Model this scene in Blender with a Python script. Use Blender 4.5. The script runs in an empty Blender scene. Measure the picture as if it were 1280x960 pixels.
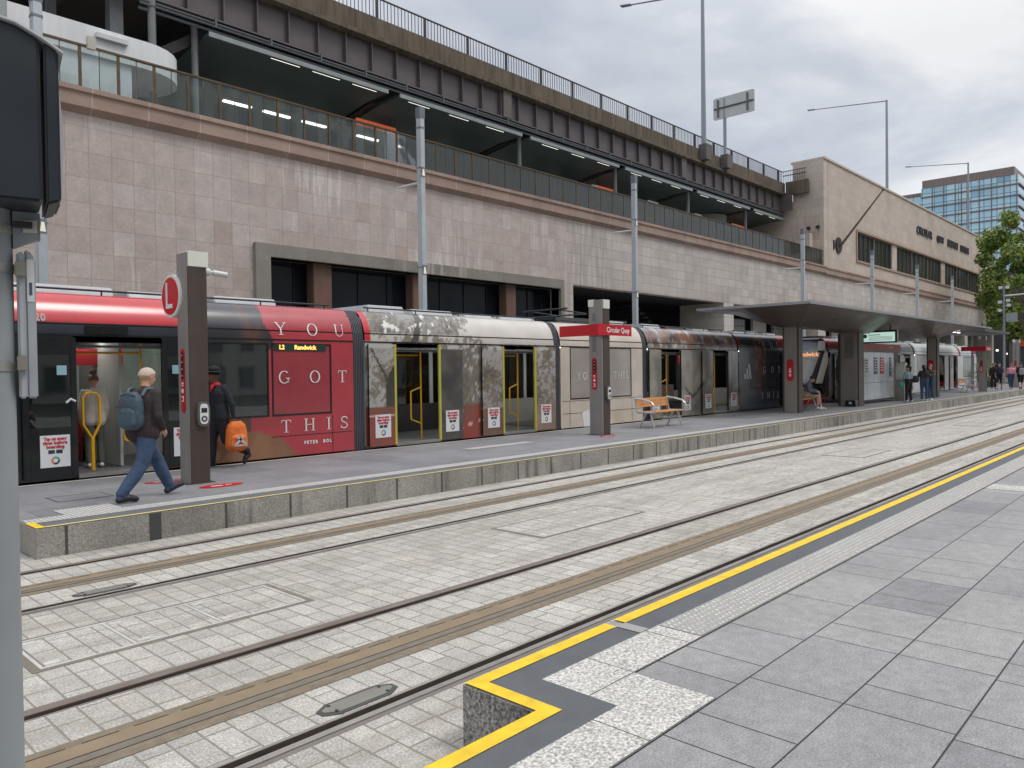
import bpy, bmesh, math, random
from mathutils import Vector, Matrix, noise
R = math.radians
scene = bpy.context.scene
COL = scene.collection
random.seed(7)

# ------------------------------------------------------------------ camera
cd = bpy.data.cameras.new('camera'); cam = bpy.data.objects.new('camera', cd); COL.objects.link(cam)
scene.camera = cam
yaw, pitch, roll = R(47.039), R(-0.974), R(-0.747)
fw = Vector((math.sin(yaw)*math.cos(pitch), math.cos(yaw)*math.cos(pitch), math.sin(pitch)))
r0 = fw.cross(Vector((0, 0, 1))).normalized(); u0 = r0.cross(fw)
rv = r0*math.cos(roll) + u0*math.sin(roll); uv = -r0*math.sin(roll) + u0*math.cos(roll)
mw = Matrix.Identity(4)
for i in range(3):
    mw[i][0], mw[i][1], mw[i][2] = rv[i], uv[i], -fw[i]
mw[2][3] = 1.65
cam.matrix_world = mw
cd.sensor_fit = 'HORIZONTAL'; cd.sensor_width = 36.0; cd.lens = 955.55/1280*36.0
cd.clip_start = 0.05; cd.clip_end = 3000

# ------------------------------------------------------------------ sky, sun, exposure
w = bpy.data.worlds.new('World'); scene.world = w; w.use_nodes = True
nt = w.node_tree; nt.nodes.clear()
def N(t, kind, **k):
    n = t.nodes.new(kind)
    for a, b in k.items(): setattr(n, a, b)
    return n
SUN_EL, SUN_AZ = 58.0, 150.0     # azimuth measured from +Y towards +X
out = N(nt, 'ShaderNodeOutputWorld'); bg = N(nt, 'ShaderNodeBackground'); bg.inputs[1].default_value = 0.1
sky = N(nt, 'ShaderNodeTexSky', sky_type='NISHITA', sun_disc=False); sky.sun_elevation = R(SUN_EL); sky.sun_rotation = R(SUN_AZ)
tc = N(nt, 'ShaderNodeTexCoord'); sp = N(nt, 'ShaderNodeSeparateXYZ'); nt.links.new(tc.outputs['Generated'], sp.inputs[0])
zc = N(nt, 'ShaderNodeMath', operation='MAXIMUM'); nt.links.new(sp.outputs[2], zc.inputs[0]); zc.inputs[1].default_value = 0.0
za = N(nt, 'ShaderNodeMath', operation='ADD'); nt.links.new(zc.outputs[0], za.inputs[0]); za.inputs[1].default_value = 0.16
dv = N(nt, 'ShaderNodeVectorMath', operation='DIVIDE'); nt.links.new(tc.outputs['Generated'], dv.inputs[0])
cb = N(nt, 'ShaderNodeCombineXYZ')
for i in range(3): nt.links.new(za.outputs[0], cb.inputs[i])
nt.links.new(cb.outputs[0], dv.inputs[1])
n1 = N(nt, 'ShaderNodeTexNoise'); n1.inputs['Scale'].default_value = 1.25; n1.inputs['Detail'].default_value = 8; n1.inputs['Roughness'].default_value = .56; n1.inputs['Distortion'].default_value = .25
nt.links.new(dv.outputs[0], n1.inputs['Vector'])
cr = N(nt, 'ShaderNodeValToRGB'); nt.links.new(n1.outputs['Fac'], cr.inputs[0])
e = cr.color_ramp.elements
e[0].position = .34; e[0].color = (.44, .50, .595, 1)
e[1].position = .64; e[1].color = (.84, .87, .91, 1)
m_ = e.new(.49); m_.color = (.585, .645, .73, 1)
# overcast sky brightens towards the zenith (CIE overcast law)
zz = N(nt, 'ShaderNodeMapRange'); nt.links.new(zc.outputs[0], zz.inputs[0])
zz.inputs[1].default_value = .35; zz.inputs[2].default_value = 1; zz.inputs[3].default_value = 9.2; zz.inputs[4].default_value = 19.0
sc_ = N(nt, 'ShaderNodeVectorMath', operation='SCALE'); nt.links.new(cr.outputs[0], sc_.inputs[0]); nt.links.new(zz.outputs[0], sc_.inputs['Scale'])
# the blue-grey tint belongs to the low cloud; overhead the cloud is neutral
tn = N(nt, 'ShaderNodeMix', data_type='RGBA'); nt.links.new(zc.outputs[0], tn.inputs[0]); tn.inputs[6].default_value = (1, 1, 1, 1); tn.inputs[7].default_value = (1.13, 1.02, .92, 1)
tm_ = N(nt, 'ShaderNodeVectorMath', operation='MULTIPLY'); nt.links.new(sc_.outputs[0], tm_.inputs[0]); nt.links.new(tn.outputs[2], tm_.inputs[1])
mx = N(nt, 'ShaderNodeMix', data_type='RGBA'); mx.inputs[0].default_value = .93
nt.links.new(sky.outputs[0], mx.inputs[6]); nt.links.new(tm_.outputs[0], mx.inputs[7])
nt.links.new(mx.outputs[2], bg.inputs[0]); nt.links.new(bg.outputs[0], out.inputs[0])

sd = bpy.data.lights.new('sun', 'SUN'); sd.energy = 1.1; sd.angle = R(18); sd.color = (1, .965, .92)
so = bpy.data.objects.new('sun', sd); COL.objects.link(so); so.location = (30, -20, 60)
sdir = Vector((math.sin(R(SUN_AZ))*math.cos(R(SUN_EL)), math.cos(R(SUN_AZ))*math.cos(R(SUN_EL)), math.sin(R(SUN_EL))))
so.rotation_euler = sdir.to_track_quat('Z', 'Y').to_euler()
vs = scene.view_settings
vs.view_transform = 'Standard'; vs.look = 'None'; vs.gamma = 1; vs.use_curve_mapping = False; vs.exposure = 0.17
scene.cycles.max_bounces = 8; scene.cycles.transparent_max_bounces = 16
scene.cycles.caustics_reflective = False; scene.cycles.caustics_refractive = False

# ------------------------------------------------------------------ colour and material helpers
def lin(c): return c/12.92 if c <= .04045 else ((c+.055)/1.055)**2.4
def sr(r, g, b): return (lin(r/255), lin(g/255), lin(b/255))
def c4(c): return (c[0], c[1], c[2], 1)
MATS = {}
def base(name):
    m = bpy.data.materials.new(name); m.use_nodes = True; t = m.node_tree
    return m, t, t.nodes['Principled BSDF']
def mat(name, col, rough=.55, metal=0., var=.12, scale=2.5, bump=0., bscale=60., coat=0., streak=0.):
    """plain surface with uneven tone, fine grain and optional rain streaks"""
    if name in MATS: return MATS[name]
    m, t, p = base(name); L = t.links.new
    tcn = N(t, 'ShaderNodeTexCoord'); nz = N(t, 'ShaderNodeTexNoise'); nz.inputs['Scale'].default_value = scale; nz.inputs['Detail'].default_value = 6
    L(tcn.outputs['Object'], nz.inputs['Vector'])
    mr = N(t, 'ShaderNodeMapRange'); mr.inputs[1].default_value = .25; mr.inputs[2].default_value = .75
    mr.inputs[3].default_value = 1-var; mr.inputs[4].default_value = 1+var; L(nz.outputs['Fac'], mr.inputs[0])
    vm = N(t, 'ShaderNodeVectorMath', operation='SCALE'); vm.inputs[0].default_value = col; L(mr.outputs[0], vm.inputs['Scale'])
    fin = vm.outputs[0]
    if streak:
        mp = N(t, 'ShaderNodeMapping'); mp.inputs['Scale'].default_value = (3.2, 3.2, .28); L(tcn.outputs['Object'], mp.inputs[0])
        n2 = N(t, 'ShaderNodeTexNoise'); n2.inputs['Scale'].default_value = 1.6; n2.inputs['Detail'].default_value = 5; L(mp.outputs[0], n2.inputs['Vector'])
        m2 = N(t, 'ShaderNodeMapRange'); m2.inputs[1].default_value = .42; m2.inputs[2].default_value = .68; m2.inputs[3].default_value = 1; m2.inputs[4].default_value = 1-streak
        L(n2.outputs['Fac'], m2.inputs[0])
        v2 = N(t, 'ShaderNodeVectorMath', operation='SCALE'); L(fin, v2.inputs[0]); L(m2.outputs[0], v2.inputs['Scale']); fin = v2.outputs[0]
    L(fin, p.inputs['Base Color'])
    r2 = N(t, 'ShaderNodeMapRange'); r2.inputs[1].default_value = .3; r2.inputs[2].default_value = .7
    r2.inputs[3].default_value = max(.02, rough-.08); r2.inputs[4].default_value = min(1, rough+.08); L(nz.outputs['Fac'], r2.inputs[0]); L(r2.outputs[0], p.inputs['Roughness'])
    p.inputs['Metallic'].default_value = metal; p.inputs['Coat Weight'].default_value = coat
    if bump:
        nb = N(t, 'ShaderNodeTexNoise'); nb.inputs['Scale'].default_value = bscale; nb.inputs['Detail'].default_value = 4; L(tcn.outputs['Object'], nb.inputs['Vector'])
        bp = N(t, 'ShaderNodeBump'); bp.inputs['Strength'].default_value = bump; bp.inputs['Distance'].default_value = .02; L(nb.outputs['Fac'], bp.inputs['Height']); L(bp.outputs[0], p.inputs['Normal'])
    MATS[name] = m; return m
def emit(name, col, s=1.):
    if name in MATS: return MATS[name]
    m, t, p = base(name); p.inputs['Base Color'].default_value = c4(col); p.inputs['Emission Color'].default_value = c4(col); p.inputs['Emission Strength'].default_value = s
    MATS[name] = m; return m
def glass(name, tint=(.8, .86, .84), body=(.03, .04, .04), opaque=.2, refl=1.45, rough=.02):
    """pane: see-through, tinted, mirror-like at grazing angles"""
    if name in MATS: return MATS[name]
    m, t, p = base(name); L = t.links.new
    p.inputs['Base Color'].default_value = c4(body); p.inputs['Roughness'].default_value = .5
    tr = N(t, 'ShaderNodeBsdfTransparent'); tr.inputs[0].default_value = c4(tint)
    gl = N(t, 'ShaderNodeBsdfGlossy'); gl.inputs['Roughness'].default_value = rough
    fr = N(t, 'ShaderNodeFresnel'); fr.inputs[0].default_value = refl
    tcn = N(t, 'ShaderNodeTexCoord'); nz = N(t, 'ShaderNodeTexNoise'); nz.inputs['Scale'].default_value = .8; L(tcn.outputs['Object'], nz.inputs['Vector'])
    bp = N(t, 'ShaderNodeBump'); bp.inputs['Strength'].default_value = .06; bp.inputs['Distance'].default_value = .05; L(nz.outputs['Fac'], bp.inputs['Height'])
    L(bp.outputs[0], gl.inputs['Normal'])
    a = N(t, 'ShaderNodeMixShader'); a.inputs[0].default_value = opaque; L(tr.outputs[0], a.inputs[1]); L(p.outputs[0], a.inputs[2])
    b = N(t, 'ShaderNodeMixShader'); L(fr.outputs[0], b.inputs[0]); L(a.outputs[0], b.inputs[1]); L(gl.outputs[0], b.inputs[2])
    L(b.outputs[0], t.nodes['Material Output'].inputs[0]); MATS[name] = m; return m

def tiles(name, axes, w, h, joint, pal, jcol, phase=(0, 0), bond='stack', split=0., rough=.75, speck=0., sscale=120., blotch=.12, bscale=1.2, bump=.3, streaks=None, jnoise=0., drag=0., spots=0., mottle=0.):
    """stone tiles, pavers or slabs: axes = (along the course, across the courses)"""
    if name in MATS: return MATS[name]
    m, t, p = base(name); L = t.links.new
    def math_(op, a, b=None, c=None):
        n = N(t, 'ShaderNodeMath', operation=op)
        for i, v in enumerate((a, b, c)):
            if v is None: continue
            if isinstance(v, (int, float)): n.inputs[i].default_value = v
            else: L(v, n.inputs[i])
        return n.outputs[0]
    tcn = N(t, 'ShaderNodeTexCoord'); s = N(t, 'ShaderNodeSeparateXYZ'); L(tcn.outputs['Object'], s.inputs[0])
    ix = {'x': 0, 'y': 1, 'z': 2}
    if axes[0] == 'xy':
        ua = math_('ADD', s.outputs[0], s.outputs[1])
    else: ua = s.outputs[ix[axes[0]]]
    va = s.outputs[ix[axes[1]]]
    v = math_('DIVIDE', math_('SUBTRACT', va, phase[1]), h); u = math_('DIVIDE', math_('SUBTRACT', ua, phase[0]), w)
    row = math_('FLOOR', v)
    wr = N(t, 'ShaderNodeTexWhiteNoise', noise_dimensions='1D'); L(math_('ADD', row, .37), wr.inputs['W'])
    if bond == 'random': u = math_('ADD', u, wr.outputs['Value'])
    elif bond == 'half': u = math_('ADD', u, math_('MULTIPLY', math_('MODULO', math_('ABSOLUTE', row), 2), .5))
    colm = math_('FLOOR', u); fu = math_('FRACT', u); fv = math_('FRACT', v)
    cbn = N(t, 'ShaderNodeCombineXYZ'); L(colm, cbn.inputs[0]); L(row, cbn.inputs[1])
    wn = N(t, 'ShaderNodeTexWhiteNoise', noise_dimensions='3D'); L(cbn.outputs[0], wn.inputs['Vector'])
    du = math_('MULTIPLY', math_('MINIMUM', fu, math_('SUBTRACT', 1, fu)), w)
    if split:
        on = math_('GREATER_THAN', wn.outputs['Value'], .45)
        ds = math_('MULTIPLY', math_('ABSOLUTE', math_('SUBTRACT', fu, split)), w)
        du = math_('MINIMUM', du, math_('ADD', ds, math_('MULTIPLY', math_('SUBTRACT', 1, on), 9)))
        cid = math_('MULTIPLY', on, math_('GREATER_THAN', fu, split)); L(cid, cbn.inputs[2])
        wn = N(t, 'ShaderNodeTexWhiteNoise', noise_dimensions='3D')
        cb2 = N(t, 'ShaderNodeCombineXYZ'); L(colm, cb2.inputs[0]); L(row, cb2.inputs[1]); L(math_('ADD', cid, 3.3), cb2.inputs[2]); L(cb2.outputs[0], wn.inputs['Vector'])
    dvv = math_('MULTIPLY', math_('MINIMUM', fv, math_('SUBTRACT', 1, fv)), h)
    d = math_('MINIMUM', du, dvv)
    if jnoise:
        nj = N(t, 'ShaderNodeTexNoise'); nj.inputs['Scale'].default_value = 14; L(tcn.outputs['Object'], nj.inputs['Vector'])
        d = math_('ADD', d, math_('MULTIPLY', math_('SUBTRACT', nj.outputs['Fac'], .5), jnoise))
    jm = N(t, 'ShaderNodeMapRange', interpolation_type='SMOOTHSTEP'); L(d, jm.inputs[0]); jm.inputs[1].default_value = joint*.35; jm.inputs[2].default_value = joint*.75
    rp = N(t, 'ShaderNodeValToRGB'); L(wn.outputs['Value'], rp.inputs[0]); el = rp.color_ramp.elements
    for i, c in enumerate(pal):
        pos = i/(len(pal)-1) if len(pal) > 1 else 0
        if i < 2 and i < len(el): q = el[i]; q.position = pos
        else: q = el.new(pos)
        q.color = c4(c)
    colr = rp.outputs[0]
    def scale_by(col, fac):
        n = N(t, 'ShaderNodeVectorMath', operation='SCALE'); L(col, n.inputs[0]); L(fac, n.inputs['Scale']); return n.outputs[0]
    nb = N(t, 'ShaderNodeTexNoise'); nb.inputs['Scale'].default_value = bscale; nb.inputs['Detail'].default_value = 8; nb.inputs['Roughness'].default_value = .6; L(tcn.outputs['Object'], nb.inputs['Vector'])
    mb = N(t, 'ShaderNodeMapRange'); mb.inputs[1].default_value = .3; mb.inputs[2].default_value = .7; mb.inputs[3].default_value = 1-blotch; mb.inputs[4].default_value = 1+blotch; L(nb.outputs['Fac'], mb.inputs[0])
    colr = scale_by(colr, mb.outputs[0])
    hgt = nb.outputs['Fac']
    if speck:
        nsk = N(t, 'ShaderNodeTexNoise'); nsk.inputs['Scale'].default_value = sscale; nsk.inputs['Detail'].default_value = 3; nsk.inputs['Roughness'].default_value = .7; L(tcn.outputs['Object'], nsk.inputs['Vector'])
        ms = N(t, 'ShaderNodeMapRange'); ms.inputs[1].default_value = .35; ms.inputs[2].default_value = .65; ms.inputs[3].default_value = 1-speck; ms.inputs[4].default_value = 1+speck; L(nsk.outputs['Fac'], ms.inputs[0])
        colr = scale_by(colr, ms.outputs[0]); hgt = nsk.outputs['Fac']
    if streaks:
        amt, scol, lo = streaks
        mp = N(t, 'ShaderNodeMapping'); mp.inputs['Scale'].default_value = (2.2, 2.2, .22); L(tcn.outputs['Object'], mp.inputs[0])
        n2 = N(t, 'ShaderNodeTexNoise'); n2.inputs['Scale'].default_value = 2.4; n2.inputs['Detail'].default_value = 6; L(mp.outputs[0], n2.inputs['Vector'])
        n3 = N(t, 'ShaderNodeTexNoise'); n3.inputs['Scale'].default_value = .21; L(tcn.outputs['Object'], n3.inputs['Vector'])
        mul = math_('MULTIPLY', n2.outputs['Fac'], n3.outputs['Fac'])
        m2 = N(t, 'ShaderNodeMapRange'); m2.inputs[1].default_value = lo; m2.inputs[2].default_value = lo+.09; m2.inputs[3].default_value = 0; m2.inputs[4].default_value = amt; L(mul, m2.inputs[0])
        mxs = N(t, 'ShaderNodeMix', data_type='RGBA'); L(m2.outputs[0], mxs.inputs[0]); L(colr, mxs.inputs[6]); mxs.inputs[7].default_value = c4(scol); colr = mxs.outputs[2]
    if mottle:
        nm = N(t, 'ShaderNodeTexNoise'); nm.inputs['Scale'].default_value = 11; nm.inputs['Detail'].default_value = 9; nm.inputs['Roughness'].default_value = .72; L(tcn.outputs['Object'], nm.inputs['Vector'])
        mm = N(t, 'ShaderNodeMapRange'); mm.inputs[1].default_value = .36; mm.inputs[2].default_value = .64; mm.inputs[3].default_value = 1-mottle; mm.inputs[4].default_value = 1+mottle; L(nm.outputs['Fac'], mm.inputs[0]); colr = scale_by(colr, mm.outputs[0])
    if drag:      # grime dragged along the running direction
        mp = N(t, 'ShaderNodeMapping'); mp.inputs['Scale'].default_value = (.22, 2.4, 1.); L(tcn.outputs['Object'], mp.inputs[0])
        nd = N(t, 'ShaderNodeTexNoise'); nd.inputs['Scale'].default_value = 1.3; nd.inputs['Detail'].default_value = 7; nd.inputs['Roughness'].default_value = .62; L(mp.outputs[0], nd.inputs['Vector'])
        md = N(t, 'ShaderNodeMapRange'); md.inputs[1].default_value = .46; md.inputs[2].default_value = .68; md.inputs[3].default_value = 0; md.inputs[4].default_value = drag; L(nd.outputs['Fac'], md.inputs[0])
        mxd = N(t, 'ShaderNodeMix', data_type='RGBA'); L(md.outputs[0], mxd.inputs[0]); L(colr, mxd.inputs[6]); mxd.inputs[7].default_value = c4(sr(112, 102, 88)); colr = mxd.outputs[2]
    if spots:     # trodden gum and drips
        vo = N(t, 'ShaderNodeTexVoronoi'); vo.inputs['Scale'].default_value = spots; L(tcn.outputs['Object'], vo.inputs['Vector'])
        sv = N(t, 'ShaderNodeSeparateColor'); L(vo.outputs['Color'], sv.inputs[0])
        lim = math_('MULTIPLY', math_('GREATER_THAN', sv.outputs[0], .55), math_('MULTIPLY', sv.outputs[1], .055*spots/1.6))
        ms2 = N(t, 'ShaderNodeMapRange'); L(math_('SUBTRACT', lim, vo.outputs['Distance']), ms2.inputs[0]); ms2.inputs[1].default_value = -.004; ms2.inputs[2].default_value = .012; ms2.inputs[3].default_value = 1; ms2.inputs[4].default_value = .62; colr = scale_by(colr, ms2.outputs[0])
    mj = N(t, 'ShaderNodeMix', data_type='RGBA'); L(jm.outputs[0], mj.inputs[0]); mj.inputs[6].default_value = c4(jcol); L(colr, mj.inputs[7])
    L(mj.outputs[2], p.inputs['Base Color']); p.inputs['Roughness'].default_value = rough
    if bump:
        hh = math_('ADD', math_('MULTIPLY', jm.outputs[0], 1.0), math_('MULTIPLY', hgt, .6))
        bp = N(t, 'ShaderNodeBump'); bp.inputs['Strength'].default_value = bump; bp.inputs['Distance'].default_value = .008; L(hh, bp.inputs['Height']); L(bp.outputs[0], p.inputs['Normal'])
    MATS[name] = m; return m

# ------------------------------------------------------------------ mesh helpers
def wloc(o):
    v = Vector((0, 0, 0))
    while o is not None: v = v + o.location; o = o.parent
    return v
class MB:
    """collects boxes, prisms, tubes and sheets (world coordinates) into ONE mesh"""
    def __init__(s): s.v = []; s.f = []; s.mi = []
    def add(s, vs, fs, mi=0):
        k = len(s.v); s.v += [tuple(q) for q in vs]; s.f += [tuple(i+k for i in q) for q in fs]; s.mi += [mi]*len(fs); return s
    def box(s, x0, x1, y0, y1, z0, z1, mi=0):
        x0, x1 = min(x0, x1), max(x0, x1); y0, y1 = min(y0, y1), max(y0, y1); z0, z1 = min(z0, z1), max(z0, z1)
        return s.add([(x0,y0,z0),(x1,y0,z0),(x1,y1,z0),(x0,y1,z0),(x0,y0,z1),(x1,y0,z1),(x1,y1,z1),(x0,y1,z1)],
                     [(3,2,1,0),(4,5,6,7),(0,1,5,4),(1,2,6,5),(2,3,7,6),(3,0,4,7)], mi)
    def sheet(s, x0, x1, y0, y1, z, mi=0): return s.add([(x0,y0,z),(x1,y0,z),(x1,y1,z),(x0,y1,z)], [(0,1,2,3)], mi)
    def prism(s, poly, ax, a, b, mi=0):
        n = len(poly)
        def P(q, t):
            return {'x': (t, q[0], q[1]), 'y': (q[0], t, q[1]), 'z': (q[0], q[1], t)}[ax]
        vs = [P(q, a) for q in poly] + [P(q, b) for q in poly]
        fs = [tuple(range(n)), tuple(range(2*n-1, n-1, -1))] + [(i, i+n, (i+1) % n+n, (i+1) % n) for i in range(n)]
        return s.add(vs, fs, mi)
    def tube(s, pts, r, seg=10, mi=0, cap=True):
        pts = [Vector(p) for p in pts]; rs = r if isinstance(r, (list, tuple)) else [r]*len(pts)
        k = len(s.v); prev = None; vs = []
        for i, p in enumerate(pts):
            d = (pts[min(i+1, len(pts)-1)]-pts[max(i-1, 0)]).normalized()
            if prev is None: a = d.orthogonal().normalized()
            else: a = (prev-d*prev.dot(d)).normalized()
            prev = a; b = d.cross(a)
            vs += [p+(a*math.cos(2*math.pi*j/seg)+b*math.sin(2*math.pi*j/seg))*rs[i] for j in range(seg)]
        fs = []
        for i in range(len(pts)-1):
            for j in range(seg): fs.append((i*seg+j, i*seg+(j+1) % seg, (i+1)*seg+(j+1) % seg, (i+1)*seg+j))
        if cap: fs += [tuple(range(seg-1, -1, -1)), tuple(range((len(pts)-1)*seg, len(pts)*seg))]
        return s.add(vs, fs, mi)
    def disc(s, c, r, ax='y', d=.01, seg=28, mi=0):
        c = Vector(c); o = {'x': Vector((d, 0, 0)), 'y': Vector((0, d, 0)), 'z': Vector((0, 0, d))}[ax]
        return s.tube([c-o/2, c+o/2], r, seg, mi)
    def ell(s, c, r, nu=14, nv=9, mi=0):
        vs = []; fs = []
        for i in range(nv+1):
            th = math.pi*i/nv
            for j in range(nu):
                ph = 2*math.pi*j/nu; vs.append((c[0]+r[0]*math.sin(th)*math.cos(ph), c[1]+r[1]*math.sin(th)*math.sin(ph), c[2]+r[2]*math.cos(th)))
        for i in range(nv):
            for j in range(nu): fs.append((i*nu+j, (i+1)*nu+j, (i+1)*nu+(j+1) % nu, i*nu+(j+1) % nu))
        return s.add(vs, fs, mi)
    def done(s, name, m, parent=None, bevel=0., smooth=False, base_=None, fix=False):
        me = bpy.data.meshes.new(name)
        if parent is not None: off = wloc(parent)
        elif base_ is not None: off = Vector(base_)
        else:
            xs = [v[0] for v in s.v]; ys = [v[1] for v in s.v]; zs = [v[2] for v in s.v]
            off = Vector(((min(xs)+max(xs))/2, (min(ys)+max(ys))/2, min(zs)))
        me.from_pydata([tuple(Vector(v)-off) for v in s.v], [], s.f)
        for q in (m if isinstance(m, (list, tuple)) else [m]): me.materials.append(q)
        for p, k in zip(me.polygons, s.mi): p.material_index = k
        bm = bmesh.new(); bm.from_mesh(me); bmesh.ops.recalc_face_normals(bm, faces=bm.faces)
        if bevel:
            ed = [e_ for e_ in bm.edges if len(e_.link_faces) == 2 and e_.calc_face_angle(0) > .5]
            bmesh.ops.bevel(bm, geom=ed, offset=bevel, segments=2, affect='EDGES', clamp_overlap=True)
        bm.to_mesh(me); bm.free()
        if smooth:
            for p in me.polygons: p.use_smooth = True
            try: me.set_sharp_from_angle(angle=R(40))
            except Exception: pass
        o = bpy.data.objects.new(name, me); COL.objects.link(o)
        if parent is not None: o.parent = parent
        else: o.location = off
        return o
def tag(o, label=None, cat=None, group=None, kind=None):
    if label: o['label'] = label
    if cat: o['category'] = cat
    if group: o['group'] = group
    if kind: o['kind'] = kind
    return o
def thing(name, loc, label, cat, group=None, rz=0):
    o = bpy.data.objects.new(name, None); COL.objects.link(o); o.location = loc; o.rotation_euler = (0, 0, rz); o.empty_display_size = .2
    return tag(o, label, cat, group)
def struct(o): o['kind'] = 'structure'; return o
def copy_tree(o, parent=None):
    c = o.copy(); COL.objects.link(c)
    if parent is not None: c.parent = parent
    for ch in list(o.children): copy_tree(ch, c)
    return c
def text_mesh(body, size, ext=.004, spacing=1., bold=0.):
    cu = bpy.data.curves.new('txt', 'FONT'); cu.body = body; cu.size = size; cu.extrude = ext; cu.align_x = 'CENTER'; cu.align_y = 'CENTER'; cu.space_character = spacing; cu.resolution_u = 3; cu.offset = bold
    o = bpy.data.objects.new('txt', cu); COL.objects.link(o)
    dg = bpy.context.evaluated_depsgraph_get(); me = bpy.data.meshes.new_from_object(o.evaluated_get(dg))
    vs = [v.co.copy() for v in me.vertices]; fs = [tuple(p.vertices) for p in me.polygons]
    bpy.data.objects.remove(o); bpy.data.curves.remove(cu); bpy.data.meshes.remove(me)
    return vs, fs
def write(mb, body, size, c, face='-y', sx=1., sz=1., ext=.003, spacing=1., rot=0., mi=0, bold=0.):
    """flat lettering standing on a wall: c = centre, face = the side it looks to"""
    vs, fs = text_mesh(body, size, ext, spacing, bold); c = Vector(c); o = []
    for v in vs:
        a, b = v.x*sx, v.y*sz
        if rot: a, b = a*math.cos(rot)-b*math.sin(rot), a*math.sin(rot)+b*math.cos(rot)
        if face == '-y': q = Vector((a, -v.z, b))
        elif face == '-x': q = Vector((-v.z, -a, b))
        elif face == '+z': q = Vector((a, b, v.z))
        o.append(c+q)
    mb.add(o, fs, mi); return mb
# ================================================================== GROUND, TRACKS, PLATFORMS
TZ = -0.33
X0, X1 = -14., 170.
m_asph = mat('asphalt', (.075, .075, .078), .9, var=.2, scale=1.5, bump=.2)
m_granp = tiles('granite_setts', ('y', 'x'), .31, .168, .010, [sr(184,181,174), sr(191,188,181), sr(178,175,168), sr(196,193,186), sr(187,182,173)], sr(146,140,129), phase=(.1, .02), bond='random', rough=.85, speck=.34, sscale=70, blotch=.10, bump=.8, jnoise=.010, drag=.38, mottle=.10)
m_slab = tiles('grey_slabs', ('x', 'y'), .86, .49, .008, [sr(145,145,146), sr(156,155,155), sr(149,149,149), sr(161,160,159), sr(137,137,139)], sr(46,47,49), phase=(.3, .38), bond='random', split=.36, rough=.6, speck=.30, sscale=95, blotch=.12, bump=.35, mottle=.14, spots=1.6)
m_islab = tiles('island_slabs', ('x', 'y'), .8, .6, .007, [sr(128,128,132), sr(138,138,142), sr(133,133,136), sr(122,123,127)], sr(104,104,107), phase=(.1, .0), bond='random', rough=.6, speck=.14, sscale=80, blotch=.14, bump=.2, mottle=.10, spots=1.3)
m_wgran = tiles('white_granite', ('x', 'y'), .60, .49, .007, [sr(190,189,184), sr(198,197,192)], sr(90,90,90), phase=(.46, .385), rough=.8, speck=.55, sscale=62, blotch=.06, bump=.5)
m_kerb = tiles('kerb_granite', ('x', 'z'), .93, 3., .03, [sr(142,139,132), sr(158,155,148), sr(149,145,138)], sr(80,77,71), phase=(.02, -1), rough=.85, speck=.38, sscale=70, blotch=.2, bump=.5, streaks=(.6, sr(70,68,60), .26), jnoise=.01)
m_kerbdark = mat('notch_granite', sr(120,118,115), .85, var=.2, bump=.6, bscale=70, streak=.4)
# speckle for the notch face
m_dark = mat('charcoal_band', sr(95,98,102), .65, var=.14, scale=5, bump=.2, bscale=80)
m_yel = mat('yellow_paint', sr(240,203,48), .65, var=.16, scale=9, bump=.2, bscale=90)
m_idark = mat('island_band', sr(106,107,112), .6, var=.06)
m_tact = tiles('tactile_granite', ('x', 'y'), .05, .05, .018, [sr(214,213,208), sr(226,225,220)], sr(160,160,157), rough=.8, speck=.25, sscale=60, bump=.8)
m_rail = mat('rail_steel', sr(140,128,120), .42, metal=.25, var=.2, scale=4)
m_rail2 = mat('rail_worn', sr(168,165,160), .36, metal=.4, var=.15, scale=5)
m_lip = mat('rail_lip', sr(176,172,168), .35, metal=.4, var=.15, scale=6)
m_groove = mat('groove_dirt', sr(78,68,60), .9, var=.3, scale=10)
m_rubber = mat('rail_rubber', sr(124,117,110), .8, var=.15, scale=3)
m_agg = mat('brown_aggregate', sr(136,124,107), .9, var=.22, scale=18, bump=.5, bscale=120)
m_tan = mat('tan_composite', sr(142,126,103), .7, var=.14, scale=5, bump=.1)
m_gband = mat('grey_composite', sr(124,117,106), .7, var=.15, scale=6)

struct(MB().sheet(-900, 1800, -700, 1500, -.40).done('ground', m_asph, base_=(0,0,0)))
# track paving: five bands between the rail channels
RA = (3.54, 3.735); RB = (5.03, 5.21); RC = (7.29, 7.48); RD = (8.78, 8.96)
b = MB()
cuts = [2.3, RA[0], RA[1], RB[0], RB[1], RC[0], RC[1], RD[0], RD[1], 9.6]
for i in range(0, 10, 2): b.sheet(X0, X1, cuts[i], cuts[i+1], TZ)
b.sheet(X0, 2.5, 9.6, 12.6, TZ)
struct(b.done('track_paving', m_granp, base_=(0,0,0)))
def rail(y0, y1, groove_first):
    """grooved tram rail let into the paving, with a real flangeway"""
    h, l, r, g = MB(), MB(), MB(), MB()
    w_ = y1-y0; A = lambda t: (y0+t) if groove_first is False else (y1-t)
    def bx(m, a, c, z0, z1): m.box(X0, X1, A(a), A(c), TZ+z0, TZ+z1)
    bx(r, 0, .040, -.07, .001); bx(g, .040, .049, -.07, -.002); bx(h, .049, .097, -.07, .004); bx(g, .097, .102, -.07, .0015); bx(g, .102, .160, -.07, -.045); bx(g, .160, .165, -.07, .0015); bx(l, .165, w_-.008, -.07, .003); bx(r, w_-.008, w_, -.07, .0)
    t = MB()
    for k, m in enumerate((h, l, r, g)): t.add(m.v, m.f, k)
    return struct(t.done('tram_rail', [m_rail if groove_first else m_rail2, m_lip, m_rubber, m_groove], base_=(0,0,0)))
rail(*RA, False); rail(RB[0], RB[1], True); rail(*RC, False); rail(RD[0], RD[1], True)
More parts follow.
